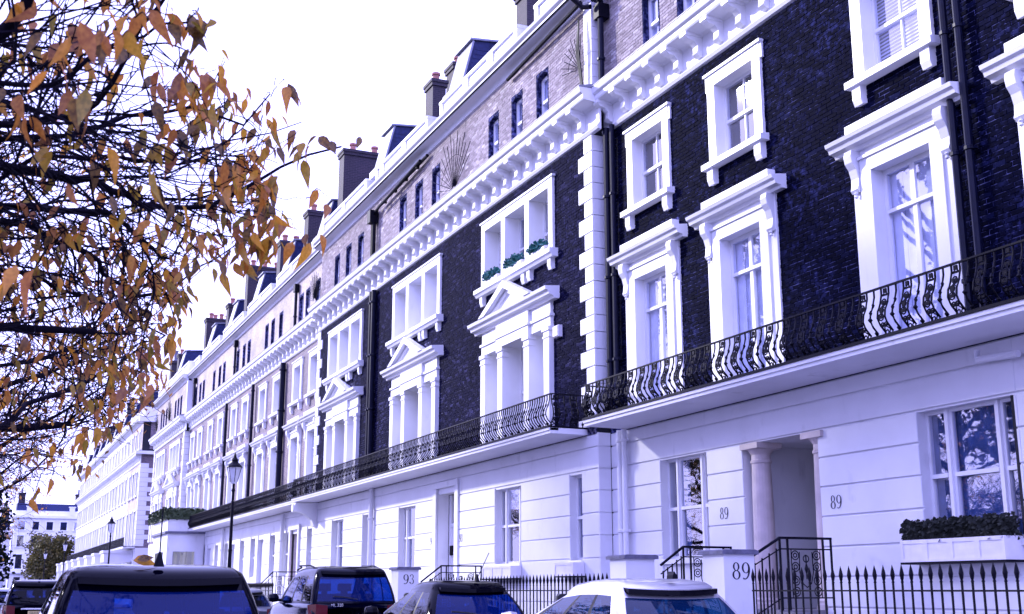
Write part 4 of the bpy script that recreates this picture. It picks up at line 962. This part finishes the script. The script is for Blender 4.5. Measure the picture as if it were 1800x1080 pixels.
# ------------------------------------------------------------------ cars
def car(label, Xr, yc, L=4.2, W=1.74, H=1.48, belt=.95, body='car_black', glass_m='car_glass', rear_glass=None, rr=(.05, .42), fr=(1.15, 2.15), hood=.98, wb=.90, wt=.68, boxy=0.0,
        plate=None, rails=False, spoiler=True, pill=True, antenna=None, badge=None, fd=.13, wiper=True):
    """hatchback seen from behind; u runs from the tail (0) to the nose (L) along -X. rr: tail u at belt and roof; fr: distance of windscreen foot/top from nose"""
    r = thing('parked_car', label, 'car', (Xr-L/2, yc, 0), 'cars parked along the street')
    hw = W/2
    def P(u, v, z): return (Xr-u, yc+v, z)
    st = [(0, .80, belt-.12), (.05, .93, belt-.06), (.18, .98, belt), (.5, 1, belt+.01), (1.2, 1, belt+.02), (L*.55, 1, belt), (L-fr[0]-.1, 1, belt-.01), (L-fr[0]+.25, .99, hood-.02), (L-.55, .96, hood-.12), (L-.2, .88, hood-.24), (L-.04, .74, hood-.4), (L, .66, hood-.5)]
    b = MB(); sec = []
    for u, k, zt in st:
        w_ = hw*k; low = .24 if .2 < u < L-.25 else .34
        half = [(w_*.86, low), (w_*.97, low+.12), (w_, .52), (w_, .70), (w_*.985, zt-.16), (w_*.95, zt-.05), (w_*.86, zt), (w_*.4, zt+.015), (0, zt+.02)]
        sec.append([P(u, -v, z) for v, z in half]+[P(u, v, z) for v, z in half[-2::-1]])
    n = len(sec[0]); 
    for s_ in sec: b.v += s_
    for i in range(len(sec)-1):
        for j in range(n-1): b.f.append((i*n+j, i*n+j+1, (i+1)*n+j+1, (i+1)*n+j))
        b.f.append((i*n+n-1, i*n, (i+1)*n, (i+1)*n+n-1))
    b.f.append(tuple(range(n))); b.f.append(tuple(range((len(sec)-1)*n, len(sec)*n))[::-1])
    bo = b.build('body', body, r, smooth=True)
    # greenhouse
    T = [0, .07, .28, .5, .7, .86, .95, 1.0]; RW = 9; NS = [0, .05, .28, .32, .58, .62, .90, .97, 1]
    def ring(t, zc=None, sc=1.0):
        e = t*t*(3-2*t)*.25+t*.75
        ur = rr[0]+(rr[1]-rr[0])*(t**1.5*.75+t*.25); uf = L-(fr[0]+(fr[1]-fr[0])*(t**1.15))
        w_ = hw*(wb+(wt-wb)*(t**1.8*.65+t*.35)); z = belt-.02+(H-.11-belt+.02)*t if zc is None else zc
        cu = (ur+uf)/2; pts = []
        rc = .13; fc = .22
        for j in range(RW):
            k = -1+2*j/(RW-1); pts.append((ur+rc*k*k*.9, k*w_*.90))
        side = [(ur+rc+.10+(uf-fc-.12-ur-rc-.10)*f, w_) for f in NS]
        pts += [(ur+rc+.01, w_*.965)]+side+[(uf-fc+.02, w_*.955)]
        for j in range(RW):
            k = 1-2*j/(RW-1); pts.append((uf-fc*k*k*.9, k*w_*.88))
        pts += [(uf-fc+.02, -w_*.955)]+[(u, -v) for u, v in side[::-1]]+[(ur+rc+.01, -w_*.965)]
        dz = lambda u: -t*(fd*max(0, (u-ur)/(uf-ur)-.45)**2/.3+.055*max(0, .35-(u-ur)/(uf-ur))**2/.12)
        return [P(cu+(u-cu)*sc, v*sc, z+dz(cu+(u-cu)*sc)) for u, v in pts]
    rings = [ring(t) for t in T]+[ring(1, H-.06, .965), ring(1, H-.022, .88), ring(1, H-.002, .6), ring(1, H+.002, .2)]
    n = len(rings[0]); nl = len(rings); S0 = RW+1; F0 = S0+len(NS)+1; O0 = F0+RW+1
    cells = {}
    def which(i, j):
        if i >= 5 or i < 1: return None
        if j < RW-1 and 0 <= j: return 'rear' if 0 <= j < RW-1 else None
        s = j-S0
        if 0 <= s < len(NS)-1: return 'R%d' % (s,) if s in (1, 3, 5) else ('tR%d' % s if s in (2, 4, 6) else None)
        if F0 <= j < F0+RW-1: return 'screen'
        s = j-O0
        if 0 <= s < len(NS)-1:
            s2 = len(NS)-2-s; return 'L%d' % s2 if s2 in (1, 3, 5) else ('tL%d' % s2 if s2 in (2, 4, 6) else None)
        return None
    g = {}
    for i in range(nl-1):
        for j in range(n):
            k = which(i, j) or 'shell'; g.setdefault(k, []).append((i*n+j, i*n+(j+1) % n, (i+1)*n+(j+1) % n, (i+1)*n+j))
    allv = [p for q in rings for p in q]
    for k, fs in g.items():
        used = sorted({i for f in fs for i in f}); mp = {i: q for q, i in enumerate(used)}
        m = MB(); m.v = [allv[i] for i in used]; m.f = [tuple(mp[i] for i in f) for f in fs]
        if k == 'shell': m.f.append(tuple(mp[(nl-1)*n+j] for j in range(n))); m.build('roof', body, r, smooth=True)
        elif k[0] == 't': m.build('pillar_trim', 'rubber' if pill else body, r, smooth=True)
        else: m.build({'rear': 'rear_window', 'screen': 'windscreen'}.get(k, 'side_window'), (rear_glass or glass_m) if k == 'rear' else glass_m, r, smooth=True)
    top = ring(1.0)
    if spoiler:
        s = MB(); rt_ = [Vector(top[j]) for j in range(RW)]
        a = [p+Vector((.09, 0, .035)) for p in rt_]; c = [p+Vector((-.22, 0, .058)) for p in rt_]; d = [p+Vector((.09, 0, -.02)) for p in rt_]; e = [p+Vector((-.05, 0, -.01)) for p in rt_]
        k = len(rt_); s.v = [tuple(p) for q in (a, c, e, d) for p in q]
        for q in range(4):
            for j in range(k-1): s.f.append((q*k+j, q*k+j+1, ((q+1) % 4)*k+j+1, ((q+1) % 4)*k+j))
        s.f.append((0, k, 2*k, 3*k)); s.f.append((k-1, 4*k-1, 3*k-1, 2*k-1)); s.build('spoiler', 'car_black', r, smooth=False)
    for sg in (-1, 1):
        tl = MB(); w_ = hw
        for u0, z0, z1, v0, v1 in ((-.012, belt-.30, belt-.03, .70, .93),):
            tl.add([P(-.02, sg*w_*.66, belt-.28), P(-.02, sg*w_*.66, belt-.06), P(.02, sg*w_*.90, belt-.03), P(.02, sg*w_*.90, belt-.30), P(.30, sg*w_*1.008, belt-.05), P(.22, sg*w_*1.008, belt-.26)],
                   [(0, 1, 2, 3), (3, 2, 4, 5)])
        tl.build('tail_light', 'tail_red', r)
        u = L-fr[0]-.45
        mi = MB().lathe((Xr-u, yc+sg*(hw+.10), belt+.08), [(.02, -.11), (.08, -.09), (.10, 0), (.09, .08), (.03, .12)], 10, 'y').box(Xr-u-.05, Xr-u+.05, yc+sg*(hw-.04)-.06, yc+sg*(hw-.04)+.06, belt+.0, belt+.06)
        mi.build('door_mirror', body, r, smooth=False)
        for u in (.72, L-.85):
            wl = MB().lathe((Xr-u, yc+sg*(hw-.10)-.11, .315), [(.20, 0), (.30, .0), (.315, .03), (.315, .19), (.30, .22), (.20, .22)], 20, 'y').build('wheel', 'rubber', r)
            MB().lathe((Xr-u, yc+sg*(hw-.10)-.112, .315), [(.03, .0), (.19, .012), (.20, .0), (.20, .224), (.19, .212), (.03, .224)], 16, 'y').build('rim', 'alloy', wl)
        if rails:
            MB().tube([P(L-fr[1]-.25, sg*hw*wt*.96, H-.07), P(L-fr[1]-.6, sg*hw*wt*.94, H-.02), P(L*.45, sg*hw*wt*.95, H+.02), P(rr[1]+.9, sg*hw*wt*.94, H+.01), P(rr[1]+.35, sg*hw*wt*.92, H-.07)], .018, 6).build('roof_rail', 'iron_black', r)
    for u, sgs in ((L*.52, (-1, 1)), (1.05, (-1, 0, 1))):
        for sg in sgs:
            s_ = MB().cham(Xr-u-.06, Xr-u+.09, yc+sg*.42-.22, yc+sg*.42+.22, .5, belt+.17, .03).cham(Xr-u-.05, Xr-u+.05, yc+sg*.42-.13, yc+sg*.42+.13, belt+.22, belt+.38, .03).box(Xr-u-.02, Xr-u+.02, yc+sg*.42-.06, yc+sg*.42+.06, belt+.16, belt+.23)
            s_.build('seat', 'rubber', r)
    bm = MB().cham(Xr-.14, Xr+.05, yc-hw*.86, yc+hw*.86, .36, .58, .02).build('bumper', body, r)
    if wiper: MB().tube([P(-.02, .0, belt+.06), P(.02, -.25, belt+.10), P(.05, -.5, belt+.12)], .012, 5).build('wiper', 'rubber', r)
    if plate:
        pl = MB().box(Xr+.012, Xr+.03, yc-.26, yc+.26, belt-.30, belt-.19).build('number_plate', 'plate_yellow', r)
        text_mesh('plate_text', plate, .10, 'black_ink', pl, (Xr+.032, yc, belt-.245), (math.pi/2, 0, math.pi/2))
        MB().box(Xr-.01, Xr+.03, yc-.45, yc+.45, belt-.15, belt-.11).build('chrome_strip', 'chrome', r)
    if badge: text_mesh('badge', badge, .085, 'chrome', r, (Xr+.004, yc-hw*.45, belt-.055), (math.pi/2, 0, math.pi/2)); MB().box(Xr-.02, Xr+.03, yc-.1, yc+.42, belt-.30, belt-.24).build('chrome_strip', 'chrome', r)
    if antenna:
        u, v, hgt, kind = antenna
        if kind == 'fin': MB().px([(yc+v-.03, H-.01), (yc+v-.025, H+.03), (yc+v, H+.07), (yc+v+.025, H+.03), (yc+v+.03, H-.01)], Xr-u-.07, Xr-u+.05).build('aerial', 'iron_black', r)
        else: MB().lathe(P(u, v, H-.03), [(.045, 0), (.03, .05), (.010, .12)], 8).tube([P(u, v, H+.06), P(u-.02, v, H+hgt)] if kind == 'up' else [P(u, v, H+.02), P(u-.22, v+.10, H+hgt)], .006, 5).build('aerial', 'iron_black', r)
    return r
car('near dark hatchback at the bottom left with blue rear window', -10.0, 1.46, 4.3, 1.86, 1.62, .98, 'car_black', 'car_glass', 'car_glass_blue', (.03, .30), wb=.93, wt=.78, antenna=(.42, -.02, .46, 'up'))
car('dark tall car with yellow number plate at the far left', -37.5, 1.92, 4.5, 1.84, 1.70, 1.02, 'car_black', 'car_glass', None, (.03, .30), wb=.92, wt=.76, plate='GU15 PNJ', rails=True, antenna=(.5, 0, .08, 'fin'))
car('black off-road car badged ML 320 with roof rails', -24.2, 7.32, 4.6, 1.91, 1.90, 1.16, 'car_navy', 'car_glass', 'car_glass_blue', (.02, .28), (1.2, 2.1), 1.14, .94, .78, badge='ML 320', rails=True, fd=.07)
car('small black hatchback with roof aerial in the middle of the parked row', -16.6, 6.95, 3.9, 1.72, 1.55, .98, 'car_black', 'car_glass', 'car_glass_blue', (.04, .42), (1.0, 2.0), .95, .92, .68, antenna=(.55, .10, .40, 'lean'), spoiler=True)
car('silver hatchback nearest on the right beside the pier numbered 89', -10.9, 6.95, 4.2, 1.76, 1.53, .98, 'car_silver', 'car_glass_teal', 'car_glass_teal', (.05, .42), (1.15, 2.15), .96, .92, .70, antenna=(.55, .05, .06, 'fin'))
car('pale grey car half hidden between the left hatchback and the off-road car', -34.0, 7.1, 4.2, 1.76, 1.46, .95, 'car_grey')
car('small blue-grey car at the far left edge beyond the number plate car', -52, 1.6, 4.2, 1.76, 1.48, .95, 'car_grey')

# ------------------------------------------------------------------ trees
def leaf_mesh(size, bend, wid=.42):
    pts = []; n = 5
    ws = [0.0, .75, 1.0, .78, .38, 0.0]
    m = MB()
    for i in range(n+1):
        t = i/n; wv = ws[i]*wid*.5*size; y = t*size; z = -bend*size*t*t
        if i in (0, n): m.v.append((0, y, z))
        else: m.v += [(-wv, y, z+.12*wv*2), (0, y, z), (wv, y, z+.12*wv*2)]
    k = lambda i: 1+(i-1)*3
    m.f += [(0, k(1)+1, k(1)), (0, k(1)+2, k(1)+1)]
    for i in range(1, n-1): a, b = k(i), k(i+1); m.f += [(a, a+1, b+1, b), (a+1, a+2, b+2, b+1)]
    e = len(m.v)-1; a = k(n-1); m.f += [(a, a+1, e), (a+1, a+2, e)]
    return m
LEAFS = [leaf_mesh(1, .35), leaf_mesh(1, .7, .5), leaf_mesh(1, .15, .38), leaf_mesh(1, 1.0, .46)]
def leaf_xf(q, d, up, s):
    d = d.normalized(); x = d.cross(up); x = x.normalized() if x.length > 1e-4 else d.orthogonal().normalized(); z = x.cross(d)
    return q, x*s, d*s, z*s
def add_leaf(mb, L, xf):
    q, x, y, z = xf; k = len(mb.v)
    mb.v += [tuple(q+x*a+y*b+z*c) for a, b, c in L.v]; mb.f += [tuple(i+k for i in f) for f in L.f]
def wander(R, p, d, L, n, j, droop=0):
    pts = [Vector(p)]; d = Vector(d).normalized()
    for i in range(n):
        d = (d+Vector((R.gauss(0, j), R.gauss(0, j), R.gauss(0, j)-droop))).normalized(); pts.append(pts[-1]+d*(L/n))
    return pts
def right_edge(y):
    xs = [(-200, 330), (0, 340), (60, 350), (110, 400), (160, 415), (230, 470), (300, 490), (370, 470), (430, 460), (480, 330), (560, 310), (640, 270), (720, 225), (800, 150), (880, 70), (950, 20)]
    for (a, b), (c, d) in zip(xs, xs[1:]):
        if a <= y <= c: return b+(d-b)*(y-a)/(c-a)
    return 0
def project(p):
    cp, sp, ca, sa = math.cos(PITCH), math.sin(PITCH), math.cos(YAW), math.sin(YAW)
    f = Vector((-ca*cp, sa*cp, sp)); r = Vector((sa, ca, 0)); u = r.cross(f); v = Vector(p)-Vector((0, 0, EZ)); d = v.dot(f)
    if d < .3: return (-9999, 0, d)
    return 900+FPX*v.dot(r)/d, 540-FPX*v.dot(u)/d, d

def near_tree():
    R = random.Random(11)
    base = Vector((-6.9, -1.9, .12))
    t = thing('autumn_tree', 'near autumn tree with orange leaves and bare dark twigs overhanging at the upper left', 'tree', base, 'street trees')
    tr = MB(); fork = base+Vector((.1, .2, 2.3)); crown = fork+Vector((.0, .1, 1.3))
    tr.tube([base, base+Vector((0, .02, .5)), base+Vector((.05, .1, 1.4)), fork, crown, crown+Vector((.2, 0, 1.4)), crown+Vector((.3, .1, 2.8))], [.21, .16, .14, .125, .10, .07, .03], 10)
    limbs = []
    def limb(start, pts, r0, r1):
        q = [Vector(start)]+[ray(*p) for p in pts]
        dense = []
        for a, b in zip(q, q[1:]):
            k = max(2, int((b-a).length/.16))
            for i in range(k): dense.append(a.lerp(b, i/k)+Vector((R.gauss(0, .012), R.gauss(0, .012), R.gauss(0, .012))))
        dense.append(q[-1]); m = len(dense)
        tr.tube(dense, [r0+(r1-r0)*(i/(m-1))**.8 for i in range(m)], 7); limbs.append((dense, r0, r1))
    limb(fork, [(-60, 285, 6.3), (93, 307, 6.3), (159, 318, 6.4), (222, 348, 6.5), (274, 370, 6.6), (370, 363, 6.8), (426, 333, 6.9), (490, 300, 7.0), (600, 258, 7.2)], .050, .006)
    limb(fork, [(-60, 360, 6.9), (60, 372, 6.9), (185, 375, 6.9), (215, 390, 6.9), (267, 440, 7.0), (300, 455, 7.0)], .045, .008)
    limb(fork, [(-50, 385, 7.2), (55, 398, 7.3), (122, 435, 7.4), (174, 457, 7.5), (200, 494, 7.6), (237, 517, 7.8), (315, 524, 8.0)], .042, .008)
    limb(fork-Vector((0, 0, .2)), [(-60, 575, 6.6), (80, 580, 6.6), (165, 583, 6.7)], .036, .018)
    limb(fork-Vector((0, 0, .5)), [(-70, 800, 8.5), (11, 742, 8.8), (48, 709, 9.0), (148, 676, 9.4), (255, 609, 9.8)], .05, .008)
    limb(crown, [(-40, 90, 5.4), (7, 55, 5.4), (22, 30, 5.3), (60, -20, 5.2), (150, -120, 5.1)], .06, .02)
    limb(crown, [(-40, 215, 5.8), (60, 215, 5.8), (130, 205, 5.7), (200, 150, 5.6), (250, 40, 5.5), (300, -20, 5.4)], .034, .008)
    limb(crown, [(-40, 250, 6.0), (120, 235, 6.1), (230, 205, 6.2), (330, 190, 6.3), (420, 215, 6.6), (475, 165, 6.7)], .034, .004)
    limb(crown, [(-20, 140, 5.3), (90, 150, 5.3), (170, 95, 5.2), (240, 60, 5.2), (330, 40, 5.2)], .03, .005)
    limb(fork, [(-30, 470, 7.4), (60, 480, 7.6), (150, 520, 7.8), (210, 545, 8.0), (290, 590, 8.3)], .034, .006)
    limb(fork, [(-30, 650, 8.0), (60, 640, 8.2), (150, 600, 8.4), (250, 575, 8.8)], .03, .006)
    limb(crown, [(-30, 330, 6.4), (70, 270, 6.4), (200, 280, 6.5), (310, 290, 6.6), (400, 250, 6.8), (530, 215, 7.0)], .03, .003)
    trunk = tr.build('trunk', 'bark', t, smooth=True)
    # twigs
    tw = MB(); ends = []
    def ok(p, slack=0):
        x, y, d = project(p); return x < right_edge(y)+slack
    for dense, r0, r1 in limbs:
        m = len(dense)
        for i in range(4, m):
            if True:
                for _ in range(R.choice((2, 2, 3))):
                    d0 = (dense[i]-dense[i-1]).normalized(); d = d0*.8+Vector((R.gauss(0, .55), R.gauss(0, .55), R.gauss(.05, .5)))
                    L = R.uniform(.3, 1.15); pts = wander(R, dense[i], d, L, 6, .16, .02)
                    if not ok(pts[-1], 15): continue
                    tw.tube(pts, [.0072, .0064, .0056, .005, .0044, .0038, .003], 4, False); ends.append((pts[-1], pts[-1]-pts[-2]))
                    for q in range(2, 7):
                        if R.random() < .75:
                            d2 = (pts[q]-pts[q-1]).normalized()*.7+Vector((R.gauss(0, .6), R.gauss(0, .6), R.gauss(0, .5)))
                            p2 = wander(R, pts[q], d2, R.uniform(.15, .6), 4, .2, .03)
                            if not ok(p2[-1], 15): continue
                            tw.tube(p2, [.0042, .0038, .0034, .003, .0024], 3, False); ends.append((p2[-1], p2[-1]-p2[-2]))
    twigs = tw.build('twigs', 'bark', t, kind='stuff')
    # leaves: drooping clusters near twig ends
    lv = []
    def cluster(p, n, s0=.075, s1=.115):
        az = R.uniform(0, 6.28)
        for k in range(n):
            a = az+R.gauss(0, .9); d = Vector((math.cos(a)*.55, math.sin(a)*.55, -R.uniform(.35, 1.1)))
            q = Vector(p)+Vector((R.gauss(0, .035), R.gauss(0, .035), R.gauss(-.01, .03)))
            lv.append((R.randrange(4), leaf_xf(q, d, Vector((R.gauss(0, .5), R.gauss(0, .5), 1)), R.uniform(s0, s1))))
    for p, d in ends:
        x, y, dd = project(p)
        if x < -150: 
            if R.random() < .05: cluster(p, 2)
            continue
        f = min(1, max(0, (x-right_edge(y)+230)/230))           # leaves hang on towards the shoot tips
        pr = .30+.45*f*f+(.22 if y > 380 else 0)
        if R.random() < pr: cluster(p, R.choice((1, 2, 3, 4, 5)) if f > .5 else R.choice((1, 2, 2, 3)), *((.080, .125) if y < 380 else (.065, .10)))
    for x, y, dd, n in ((500, 150, 6.7, 4), (470, 182, 6.7, 3), (478, 205, 6.7, 4), (455, 240, 6.6, 1), (528, 232, 7.0, 5), (545, 262, 7.0, 5), (568, 240, 7.1, 2), (620, 236, 7.2, 1), (487, 312, 7.0, 5), (460, 318, 6.9, 3),
                        (470, 368, 6.9, 6), (430, 395, 6.8, 5), (455, 425, 6.9, 6), (478, 425, 6.9, 3), (425, 455, 6.9, 5), (545, 360, 7.0, 1), (580, 352, 7.1, 1), (528, 415, 7.1, 3), (550, 420, 7.1, 1), (345, 35, 5.3, 7), (385, 125, 5.9, 6),
                        (365, 190, 6.0, 7), (340, 135, 5.9, 5), (290, 130, 5.8, 5), (300, 20, 5.2, 3), (250, 10, 4.9, 3), (230, 30, 4.7, 2), (200, 20, 4.6, 3), (160, 40, 4.3, 3), (110, 50, 4.0, 3), (95, 110, 3.9, 2), (125, 150, 4.1, 2), (170, 60, 4.3, 3), (230, 60, 4.6, 3),
                        (20, 480, 4.0, 3), (255, 665, 9.8, 4), (330, 220, 6.3, 5), (395, 265, 6.5, 5), (410, 300, 6.7, 5), (260, 690, 9.6, 3), (295, 578, 8.3, 4), (290, 480, 7.6, 4), (315, 500, 8, 5), (275, 470, 7.5, 5)):
        cluster(ray(x, y, dd), n, .095, .14)
    for x, y, dd in ((440, 345, 6.8), (550, 355, 7), (585, 345, 7.1)):
        pass
    # twigs that carry the outlying clusters
    o = MB()
    for a, b in (((430, 333, 6.9), (470, 362, 6.9)), ((267, 440, 7), (430, 390, 6.8)), ((370, 363, 6.8), (540, 352, 7.0)), ((540, 352, 7), (585, 340, 7.1)), ((430, 390, 6.8), (455, 418, 6.9)), ((455, 418, 6.9), (425, 448, 6.9)), ((426, 333, 6.9), (528, 225, 7)), ((470, 362, 6.9), (530, 410, 7.1)),
                 ((475, 165, 6.7), (500, 140, 6.7)), ((460, 200, 6.7), (440, 290, 6.8)), ((475, 165, 6.7), (460, 200, 6.7)), ((330, 40, 5.2), (350, 20, 5.3)), ((330, 190, 6.3), (385, 118, 5.9)), ((237, 517, 7.8), (395, 415, 7.6)), ((255, 609, 9.8), (262, 660, 9.8)), ((200, 150, 5.6), (110, 45, 4.0)), ((240, 60, 5.2), (200, 15, 4.6)), ((-40, 470, 4.2), (20, 475, 4.0))):
        A, B = ray(*a), ray(*b); pts = [A.lerp(B, i/8)+Vector((R.gauss(0, .012), R.gauss(0, .012), R.gauss(0, .012)+.03*math.sin(i/8*3.14))) for i in range(9)]; pts[-1] = B
        o.tube(pts, [.004-.0022*i/8 for i in range(9)], 4, False)
    o.build('twigs', 'bark', t, kind='stuff')
    vis = sorted(range(len(lv)), key=lambda k: (project(lv[k][1][0])[0] < 0 or project(lv[k][1][0])[1] < 0, (lv[k][1][0]-Vector((0, 0, EZ))).length))
    pick = set(vis[:300]); rest = MB()
    ME = [l.mesh('leaf', 'leaf_autumn', smooth=True) for l in LEAFS]
    from mathutils import Matrix
    for k, (q, xf) in enumerate(lv):
        if k in pick:
            p, x, y, z = xf; s = y.length; mtx = Matrix((x/s, y/s, z/s)).transposed()
            inst('leaf', ME[q], t, p, rot=mtx.to_euler(), scale=(s, s, s))
        else: add_leaf(rest, LEAFS[q], xf)
    rest.build('foliage', 'leaf_autumn', t, smooth=True, kind='stuff')
near_tree()

def street_tree(label, base, H, seed, spread=4.2, nleaf=3200, size=.10, leafm='leaf_far', lowz=3.4):
    R = random.Random(seed); base = Vector(base)
    t = thing('street_tree', label, 'tree', base, 'street trees')
    tr = MB(); tw = MB(); lf = MB(); ends = []
    fork = base+Vector((0, .1, 2.4))
    tr.tube([base, base+Vector((0, 0, .5)), base+Vector((.05, .05, 1.5)), fork], [.24, .18, .16, .15], 9)
    for k in range(10):
        a = 2*math.pi*k/10+R.uniform(-.25, .25); el = R.uniform(.25, 1.15)
        d = Vector((math.cos(a)*math.cos(el), math.sin(a)*math.cos(el), math.sin(el)))
        L = spread*R.uniform(.8, 1.1)*(1.0 if el < .7 else (H-2.4)/spread*.8)
        pts = wander(R, fork+Vector((0, 0, R.uniform(-.2, .8))), d, L, 9, .10, -.01)
        pts = [q for q in pts if project(q)[0] < right_edge(project(q)[1])-40 or project(q)[2] < 0]
        if len(pts) < 10: pts = pts+[pts[-1]+(pts[-1]-pts[-2])*.02*(i+1) for i in range(10-len(pts))] if len(pts) > 3 else None
        if not pts: continue
        tr.tube(pts, [.085-.075*i/9 for i in range(10)], 6)
        for i in range(2, 10):
            for _ in range(3):
                d1 = (pts[i]-pts[i-1]).normalized()*.7+Vector((R.gauss(0, .6), R.gauss(0, .6), R.gauss(.1, .45)))
                p1 = wander(R, pts[i], d1, R.uniform(.6, 1.6), 6, .17, .01)
                if project(p1[-1])[0] > right_edge(project(p1[-1])[1])+10: continue
                tw.tube(p1, [.016, .013, .011, .009, .007, .005, .004], 4, False)
                for q in range(2, 7):
                    for _ in range(2):
                        d2 = (p1[q]-p1[q-1]).normalized()*.6+Vector((R.gauss(0, .6), R.gauss(0, .6), R.gauss(0, .5)))
                        p2 = wander(R, p1[q], d2, R.uniform(.3, .8), 4, .2, .04); tw.tube(p2, [.007, .006, .005, .004, .003], 3, False); ends += [p2[-1], p2[2]]
    R.shuffle(ends)
    for e in ends[:nleaf//3]:
        for _ in range(3):
            q = e+Vector((R.gauss(0, .08), R.gauss(0, .08), R.gauss(-.03, .07))); a = R.uniform(0, 6.28)
            d = Vector((math.cos(a)*.6, math.sin(a)*.6, -R.uniform(.2, 1))); s = size*R.uniform(.7, 1.2); x = d.normalized().cross(Vector((0, 0, 1))).normalized()*s*.24; d = d.normalized()*s
            lf.add([q, q+d*.45+x, q+d, q+d*.45-x], [(0, 1, 2, 3)])
    tr.build('trunk', 'bark', t, smooth=True); c = lf.build('crown', leafm, t, kind='stuff'); tw.build('twigs', 'bark', t, kind='stuff')
    return t
street_tree('second autumn tree along the left kerb with small orange leaves', (-16.5, -1.7, .12), 8.5, 21, 4.3, 4200, .105)
street_tree('third autumn tree along the left kerb, half bare', (-27.5, -1.8, .12), 9, 22, 4.6, 3000, .10)
street_tree('fourth autumn tree along the left kerb, nearly bare', (-39.5, -1.8, .12), 9, 23, 4.8, 2200, .10)
street_tree('fifth autumn tree along the left kerb, the farthest one', (-53, -1.8, .12), 9, 24, 5.0, 1800, .11)

def dense_tree(name, label, base, rad, zc, n, size, leafm, seed, trunk_h, clumps=26):
    R = random.Random(seed); base = Vector(base); t = thing(name, label, 'tree', base)
    MB().tube([base, base+Vector((0, 0, trunk_h)), base+Vector((.1, 0, zc))], [.22, .16, .06], 8).build('trunk', 'bark', t)
    m = MB(); cs = []
    for _ in range(clumps):
        while True:
            p = Vector((R.uniform(-1, 1), R.uniform(-1, 1), R.uniform(-1, 1)))
            if p.length < 1: break
        cs.append((base+Vector((p.x*rad[0]*.8, p.y*rad[1]*.8, zc+p.z*rad[2]*.8)), R.uniform(.25, .5)))
    for _ in range(n):
        c, s = R.choice(cs); d = Vector((R.gauss(0, 1), R.gauss(0, 1), R.gauss(0, 1))).normalized()*R.uniform(.5, 1)
        q = c+Vector((d.x*rad[0]*s, d.y*rad[1]*s, d.z*rad[2]*s))
        a = Vector((R.gauss(0, 1), R.gauss(0, 1), R.gauss(0, 1))).normalized(); b = a.orthogonal().normalized()*size*.45; a = a*size
        m.add([q, q+a*.5+b, q+a, q+a*.5-b], [(0, 1, 2, 3)])
    m.build('crown', leafm, t, kind='stuff')
def garden_tree(label, base, H, rad, seed, n=9000):
    # tall open-crowned trees of the garden square opposite; they shade the near houses and show in their windows
    R = random.Random(seed); base = Vector(base); t = thing('garden_tree', label, 'tree', base, 'tall garden trees opposite the terrace')
    tr = MB(); lf = MB(); tr.tube([base, base+Vector((0, 0, 1)), base+Vector((.1, 0, H*.3)), base+Vector((.2, .1, H*.6)), base+Vector((0, 0, H*.95))], [.5, .4, .33, .22, .05], 10)
    cl = []
    for k in range(26):
        z = H*R.uniform(.28, .9); a = R.uniform(0, 6.28); rr = rad*R.uniform(.5, 1)*math.sin(math.pi*min(1, max(.08, (z/H-.15)/.9)))**.6
        p0 = base+Vector((0, 0, z*.75)); p1 = base+Vector((math.cos(a)*rr, math.sin(a)*rr, z)); tr.tube([p0, p0.lerp(p1, .5)+Vector((0, 0, .3)), p1], [.12, .07, .02], 6)
        for q in range(5): cl.append((p0.lerp(p1, R.uniform(.5, 1.1))+Vector((R.gauss(0, 1), R.gauss(0, 1), R.gauss(0, .9))), R.uniform(.5, 1.3)))
    for _ in range(n):
        c, s_ = R.choice(cl); d = Vector((R.gauss(0, 1), R.gauss(0, 1), R.gauss(0, .8))).normalized()*R.random()**.5*s_; q = c+d
        a = Vector((R.gauss(0, 1), R.gauss(0, 1), R.gauss(0, 1))).normalized(); b = a.orthogonal().normalized()*.12; a = a*.26
        lf.add([q, q+a*.5+b, q+a, q+a*.5-b], [(0, 1, 2, 3)])
    tr.build('trunk', 'bark', t, smooth=True); lf.build('crown', 'leaf_olive', t, kind='stuff')
for k, (x, y, H, rd) in enumerate(((4, -11, 19, 6.5), (-10, -13, 25, 7), (-25, -12.5, 26, 7.5), (-40, -14, 28, 8), (-53, -13, 27, 6.5))):
    garden_tree('tall olive-leaved garden tree across the street, mirrored in the house windows', (x, y, -.06), H, rd, 60+k, (16000, 22000, 28000, 26000, 12000)[k])
dense_tree('round_tree', 'round olive-green tree before the houses at the end of the street', (-186, 10.6, 0), (3.6, 3.7, 4.6), 5.2, 9000, .34, 'leaf_olive', 5, 2)
dense_tree('evergreen_tree', 'dark evergreen tree at the far left edge', (-46, -.15, .12), (1.6, 1.55, 2.3), 3.0, 7000, .16, 'leaf_evergreen', 6, 1)

# fallen leaf on the car roof
L_ = MB(); add_leaf(L_, LEAFS[1], leaf_xf(Vector((-10.50, 1.24, 1.64)), Vector((.1, 1, .1)), Vector((1, 0, .5)), .20)); add_leaf(L_, LEAFS[0], leaf_xf(Vector((-10.47, 1.27, 1.645)), Vector((-.1, 1, .25)), Vector((1, 0, .3)), .15))
lo = L_.build('fallen_leaf', 'leaf_autumn', loc=(-10.6, 1.3, 1.63)); tag(lo, 'orange fallen leaf lying on the roof of the near dark hatchback', 'leaf')
